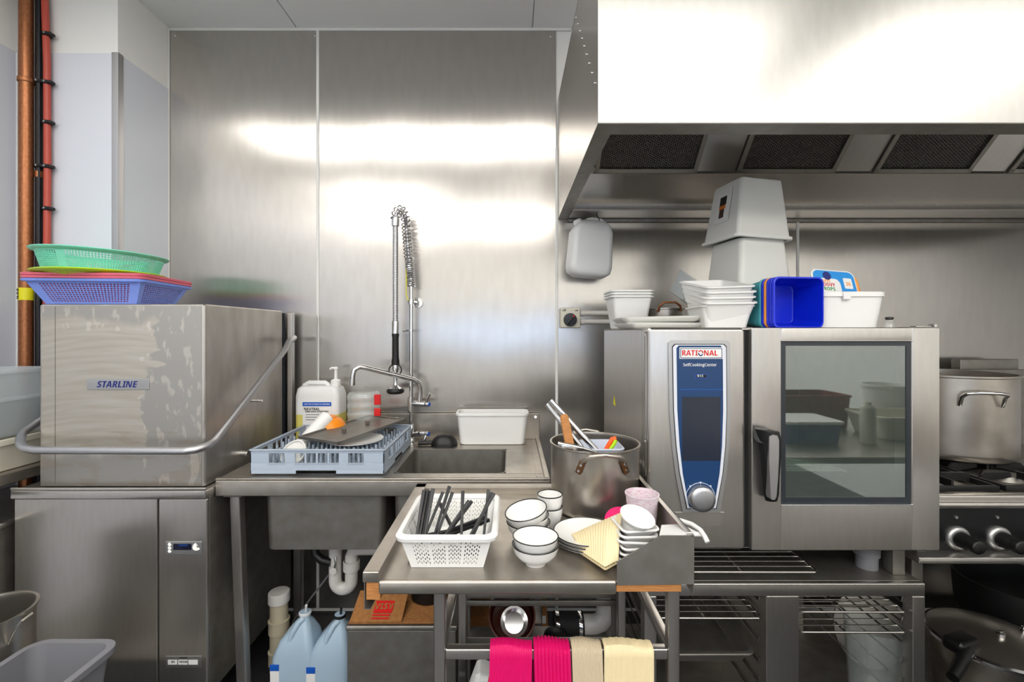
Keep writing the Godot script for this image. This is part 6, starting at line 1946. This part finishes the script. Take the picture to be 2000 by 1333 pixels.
	for k in 6:
		var m: Material = [M.blue, M.blue, M.blue, M.orange, M.blue, M.teal][k]
		var tb := thing("ice_cream_tub", names[k], "tub", Vector3.ZERO, "plastic tubs lying on their sides on the oven")
		g = G.new(); g.local = true
		g.tub(0.075, 0.07, 0.086, 0.08, 0.12, 0.018, 0.0022, 0.003, 0.008, 6)
		put("tub_body", g, m, tb)
		tb.basis = Basis(Vector3.UP, 0.12) * Basis(Vector3.RIGHT, PI / 2)
		var dz := 0.012 * k
		tb.position = Vector3(X(1552, 1.47) - 0.002 * k, y + 0.0835, -(1.47 + 0.119 + dz))
	# big white tub with lids inside
	var wt := tub_thing("big_tub", "large white lidless tub holding lids on the oven", "tub", Vector3(1.135, y, -1.60), [0.108, 0.08, 0.118, 0.09, 0.122, 0.04, 0.003, 0.006, 0.016], M.white)
	g = G.new()
	g.bx(X(1671, 1.5) - 0.04, X(1686, 1.5) - 0.04, y + 0.095, y + 0.12, 1.498, 1.506, 0.002)
	put("tab", g, M.white, wt)
	var lid := func(label: String, at: Vector3, rot: Vector3, m: Material) -> Node3D:
		var l := thing("tub_lid", label, "lid", at, "coloured lids in the big white tub")
		var q := G.new(); q.local = true
		q.stack([[0.0, 0.086, 0.06, 0.025], [0.006, 0.088, 0.062, 0.026], [0.008, 0.084, 0.058, 0.024], [0.005, 0.078, 0.052, 0.02]], 6)
		put("lid_body", q, m, l)
		l.rotation = rot
		return l
	lid.call("orange lid leaning behind the printed one in the big tub", Vector3(1.185, y + 0.14, -1.655), Vector3(1.2, 0, -0.1), M.orange)
	lid.call("blue lid at the far end of the big tub", Vector3(1.175, y + 0.088, -1.635), Vector3(1.3, 0, -0.25), M.blue)
	var pl: Node3D = lid.call("white lid printed with a blue panel and coloured letters in the big tub", Vector3(1.135, y + 0.147, -1.60), Vector3(1.25, 0, -0.17), M.white)
	g = G.new(); g.local = true
	g.stack([[0.0082, 0.082, 0.056, 0.022], [0.0088, 0.0815, 0.0555, 0.022]], 6)
	var pr := put("lid_print", g, mat(Color(0.12, 0.55, 0.85), 0.4), pl)
	var up := Basis(Vector3.RIGHT, -PI / 2)
	var word := func(s: String, x: float, z: float, size: float, m: Material) -> void:
		var o := text(s, Vector3.ZERO, size, m, pr, true, 0.0, up)
		o.position = Vector3(x, 0.0092, z)
	g = G.new(); g.local = true
	g.stack([[0.0088, 0.05, 0.03, 0.02, -0.03, 0.004], [0.0091, 0.05, 0.03, 0.02, -0.03, 0.004]], 5)
	put("print_patch", g, M.white, pr)
	g = G.new(); g.local = true
	g.lathe([Vector2(0.0, 0.0096), Vector2(0.016, 0.0096), Vector2(0.016, 0.0088)], 24, Vector3(-0.028, 0, -0.036))
	put("print_oval", g, M.print_blue, pr)
	word.call("ARVE", -0.035, -0.016, 0.014, M.orange)
	word.call("GROOVY", -0.04, -0.002, 0.018, M.red)
	word.call("DROPS", -0.035, 0.014, 0.018, mat(Color(0.1, 0.55, 0.2), 0.5))
	g = G.new(); g.local = true
	g.stack([[0.0088, 0.017, 0.02, 0.003, 0.052, -0.012], [0.0092, 0.017, 0.02, 0.003, 0.052, -0.012]], 3)
	put("print_flash", g, M.white, pr)
	word.call("36", 0.052, -0.01, 0.02, M.orange)
	# salt shaker and a hinge lying on the far end
	var sh := thing("salt_shaker", "small glass shaker with black cap on the oven", "shaker", Vector3(X(1737, 1.50), y, -1.5))
	g = G.new(); g.local = true
	g.lathe([Vector2(0.015, 0), Vector2(0.0155, 0.003), Vector2(0.009, 0.026), Vector2(0.007, 0.03)], 16, Vector3.ZERO, true)
	put("glass_body", g, M.jug_glass, sh)
	g = G.new(); g.local = true
	g.lathe([Vector2(0.008, 0.028), Vector2(0.012, 0.031), Vector2(0.011, 0.037), Vector2(0, 0.038)], 16)
	put("cap", g, M.black, sh)
	var hg := thing("steel_bracket", "thin steel bracket lying flat on the oven beside the shaker", "bracket", Vector3(X(1795, 1.5), y, -1.5))
	g = G.new(); g.local = true
	g.bx(-0.055, 0.04, 0.0, 0.004, -0.02, 0.02, 0.001)
	g.bx(-0.02, 0.03, 0.004, 0.008, -0.012, 0.012, 0.001)
	g.bx(0.04, 0.05, 0.0, 0.014, -0.012, 0.012, 0.001)
	put("bracket_body", g, M.steel, hg)

func wall_items() -> void:
	# isolator switch
	var d := WALL - 0.008
	var t := thing("isolator_switch", "square cream isolator switch with dark rotary knob on the clad wall", "switch", W(1112, 621, d))
	var g := G.new()
	g.bx(X(1093, d), X(1131, d), Y(641, d), Y(602, d), d - 0.05, d, 0.005)
	put("housing", g, M.ivory, t)
	g = G.new()
	g.xf = Transform3D(Basis(Vector3.RIGHT, PI / 2), W(1113.5, 625, d - 0.05))
	g.lathe([Vector2(0.034, 0), Vector2(0.033, 0.012), Vector2(0.03, 0.014), Vector2(0, 0.014)], 28)
	var kn := put("knob", g, M.navy, t)
	g = G.new()
	g.xf = Transform3D(Basis(Vector3.BACK, -0.7), W(1113.5, 625, d - 0.05) + Vector3(0, 0, 0.014))
	g.bx(-0.007, 0.007, -0.03, 0.03, -0.01, 0.002, 0.002)
	put("knob_grip", g, M.enamel, kn)
	g = G.new()
	g.xf = Transform3D(Basis(Vector3.BACK, -0.7), W(1113.5, 625, d - 0.05) + Vector3(0, 0, 0.014))
	g.bx(-0.003, 0.003, 0.018, 0.029, -0.0115, 0.0, 0.0)
	put("pointer", g, M.red, kn)
	text("off", W(1102, 606.5, d - 0.051), 0.014, M.ink, t)
	text("on", W(1126, 606.5, d - 0.051), 0.012, M.ink, t)
	for py in [612, 629]:
		var o := thing("conduit", ["upper grey conduit running from the isolator switch behind the oven", "lower grey conduit running from the isolator switch behind the oven"][int(py > 615)], "conduit", W(1131, py, d - 0.02))
		g = G.new()
		g.cyl(W(1131.5, py, d - 0.02), W(1131.5, py, d - 0.02) + Vector3(0.4, 0, 0), 0.0125, 14)
		put("tube", g, M.pvc, o)
		g = G.new()
		g.cyl(W(1132, py, d - 0.02), W(1132, py, d - 0.02) + Vector3(0.025, 0, 0), 0.016, 14)
		put("coupling", g, M.pvc, o)
	# jerrycan on a wire hook
	d = 2.235
	var b := thing("jerrycan", "empty white plastic jerrycan hanging on a wire hook from the hood", "jerrycan", W(1148, 542, d))
	g = G.new(); g.local = true
	var h := Y(432, d) - Y(542, d)
	g.stack([[0.0, 0.075, 0.045, 0.025], [0.018, 0.1, 0.06, 0.03], [0.05, 0.106, 0.065, 0.03], [h - 0.06, 0.1, 0.062, 0.03], [h - 0.025, 0.085, 0.055, 0.03, 0.004], [h - 0.004, 0.066, 0.03, 0.025, 0.012], [h, 0.058, 0.022, 0.02, 0.012]], 6)
	put("body", g, M.milky, b)
	g = G.new(); g.local = true
	g.xf = Transform3D(Basis(Vector3.BACK, 0.5), Vector3(-0.065, h - 0.02, 0))
	g.lathe([Vector2(0.022, -0.01), Vector2(0.022, 0.014), Vector2(0.018, 0.022), Vector2(0, 0.023)], 18)
	put("cap", g, M.white, b)
	g = G.new(); g.local = true
	g.tube([Vector3(-0.03, h - 0.02, 0), Vector3(-0.022, h + 0.005, 0), Vector3(0.0, h + 0.012, 0), Vector3(0.05, h + 0.01, 0), Vector3(0.066, h - 0.005, 0)], 0.009, 10)
	put("handle", g, M.milky, b)
	b.rotation = Vector3(0, 0.15, -0.07)
	var k := thing("wire_hook", "dark wire hook holding the jerrycan on the hood gutter", "hook", W(1168, 425, d))
	g = G.new()
	g.tube([W(1146, 436, d - 0.005), W(1172, 437, d), W(1170, 428, d), W(1164, 418, d), W(1165, 409, d), W(1170, 407, d), W(1173, 411, d)], 0.0024, 8)
	put("wire", g, M.black, k)

func stove_items() -> void:
	var yt := Y(966, 1.5) + 0.031
	var cx := 1.84; var cz := 1.93
	var h := Y(728, 1.93) - yt
	var pot := thing("stockpot", "huge steel stockpot standing on the gas range trivets", "pot", Vector3(cx, yt, -cz))
	var g := G.new(); g.local = true
	var r := 0.215
	g.lathe([Vector2(r - 0.012, 0), Vector2(r - 0.002, 0.008), Vector2(r, 0.03), Vector2(r, h - 0.008), Vector2(r + 0.008, h - 0.004), Vector2(r + 0.008, h + 0.002), Vector2(r - 0.003, h + 0.002), Vector2(r - 0.005, 0.02), Vector2(0, 0.015)], 60, Vector3.ZERO, true)
	put("pot_body", g, M.pot_steel, pot)
	g = G.new(); g.local = true
	g.xf = Transform3D(Basis(Vector3.UP, -0.28), Vector3.ZERO)
	g.tube([Vector3(-0.065, h - 0.11, r - 0.002), Vector3(-0.065, h - 0.075, r + 0.012), Vector3(-0.06, h - 0.06, r + 0.035), Vector3(-0.03, h - 0.055, r + 0.045), Vector3(0.03, h - 0.055, r + 0.045), Vector3(0.06, h - 0.06, r + 0.035), Vector3(0.065, h - 0.075, r + 0.012), Vector3(0.065, h - 0.11, r - 0.002)], 0.0065, 10)
	put("handle", g, M.chrome, pot)
	# lids and pans on the lower shelf
	var ys := 0.051
	var wok := thing("dark_wok", "large dark steel wok behind the lids under the gas range", "wok", Vector3(2.24, ys, -2.02))
	g = G.new(); g.local = true
	g.lathe([Vector2(0.1, 0), Vector2(0.17, 0.05), Vector2(0.195, 0.16), Vector2(0.205, 0.3), Vector2(0.21, 0.3), Vector2(0.2, 0.16), Vector2(0.17, 0.06), Vector2(0, 0.03)], 44, Vector3.ZERO, true)
	put("pan_body", g, M.cast_iron, wok)
	g = G.new(); g.local = true
	g.tube([Vector3(-0.02, 0.24, 0.2), Vector3(-0.02, 0.235, 0.24), Vector3(0.05, 0.23, 0.25), Vector3(0.1, 0.235, 0.22), Vector3(0.1, 0.24, 0.175)], 0.007, 10)
	put("handle", g, M.chrome, wok)
	var base := thing("pressure_cooker", "black based pressure cooker with long black handle under the gas range", "cooker", Vector3(1.85, ys, -1.75))
	g = G.new(); g.local = true
	g.lathe([Vector2(0.16, 0), Vector2(0.17, 0.01), Vector2(0.175, 0.2), Vector2(0.19, 0.205), Vector2(0.192, 0.222), Vector2(0.17, 0.23), Vector2(0.1, 0.255), Vector2(0, 0.265)], 52, Vector3.ZERO, true)
	put("lid_dome", g, M.pot_steel, base, "polished domed steel lid")
	g = G.new(); g.local = true
	g.lathe([Vector2(0.194, 0.2), Vector2(0.2, 0.205), Vector2(0.2, 0.218), Vector2(0.192, 0.224)], 52)
	put("lid_edge", g, M.chrome, base)
	for q in [Vector3(-0.02, 0.264, 0.05), Vector3(0.1, 0.257, 0.02)]:
		g = G.new(); g.local = true
		g.lathe([Vector2(0.012, -0.006), Vector2(0.012, 0.008), Vector2(0.007, 0.01), Vector2(0.007, 0.02), Vector2(0, 0.021)], 14, q)
		put("valve", g, M.chrome, base)
	g = G.new(); g.local = true
	g.xf = Transform3D(Basis(Vector3.UP, 0.3), Vector3(-0.17, 0.215, 0.06))
	g.bx(-0.06, 0.05, 0.0, 0.05, -0.03, 0.04, 0.012)
	g.loft([g.rr(0.024, 0.018, 0.01, 0.0, 4, 0, 0)], false, false)
	g.tube([Vector3(-0.02, 0.02, 0.02), Vector3(-0.09, 0.0, 0.04), Vector3(-0.17, -0.02, 0.06)], 0.022, 14, false, 0.018)
	put("handle", g, M.black, base)
	var ll := thing("glass_lid", "steel rimmed pan lid standing on edge under the gas range", "lid", Vector3(1.5, ys + 0.16, -1.9))
	g = G.new(); g.local = true
	g.lathe([Vector2(0, 0.03), Vector2(0.08, 0.022), Vector2(0.14, 0.004), Vector2(0.15, 0.0), Vector2(0.15, -0.005), Vector2(0, 0.02)], 44)
	put("disc", g, M.dull_steel, ll)
	ll.rotation.x = 1.3
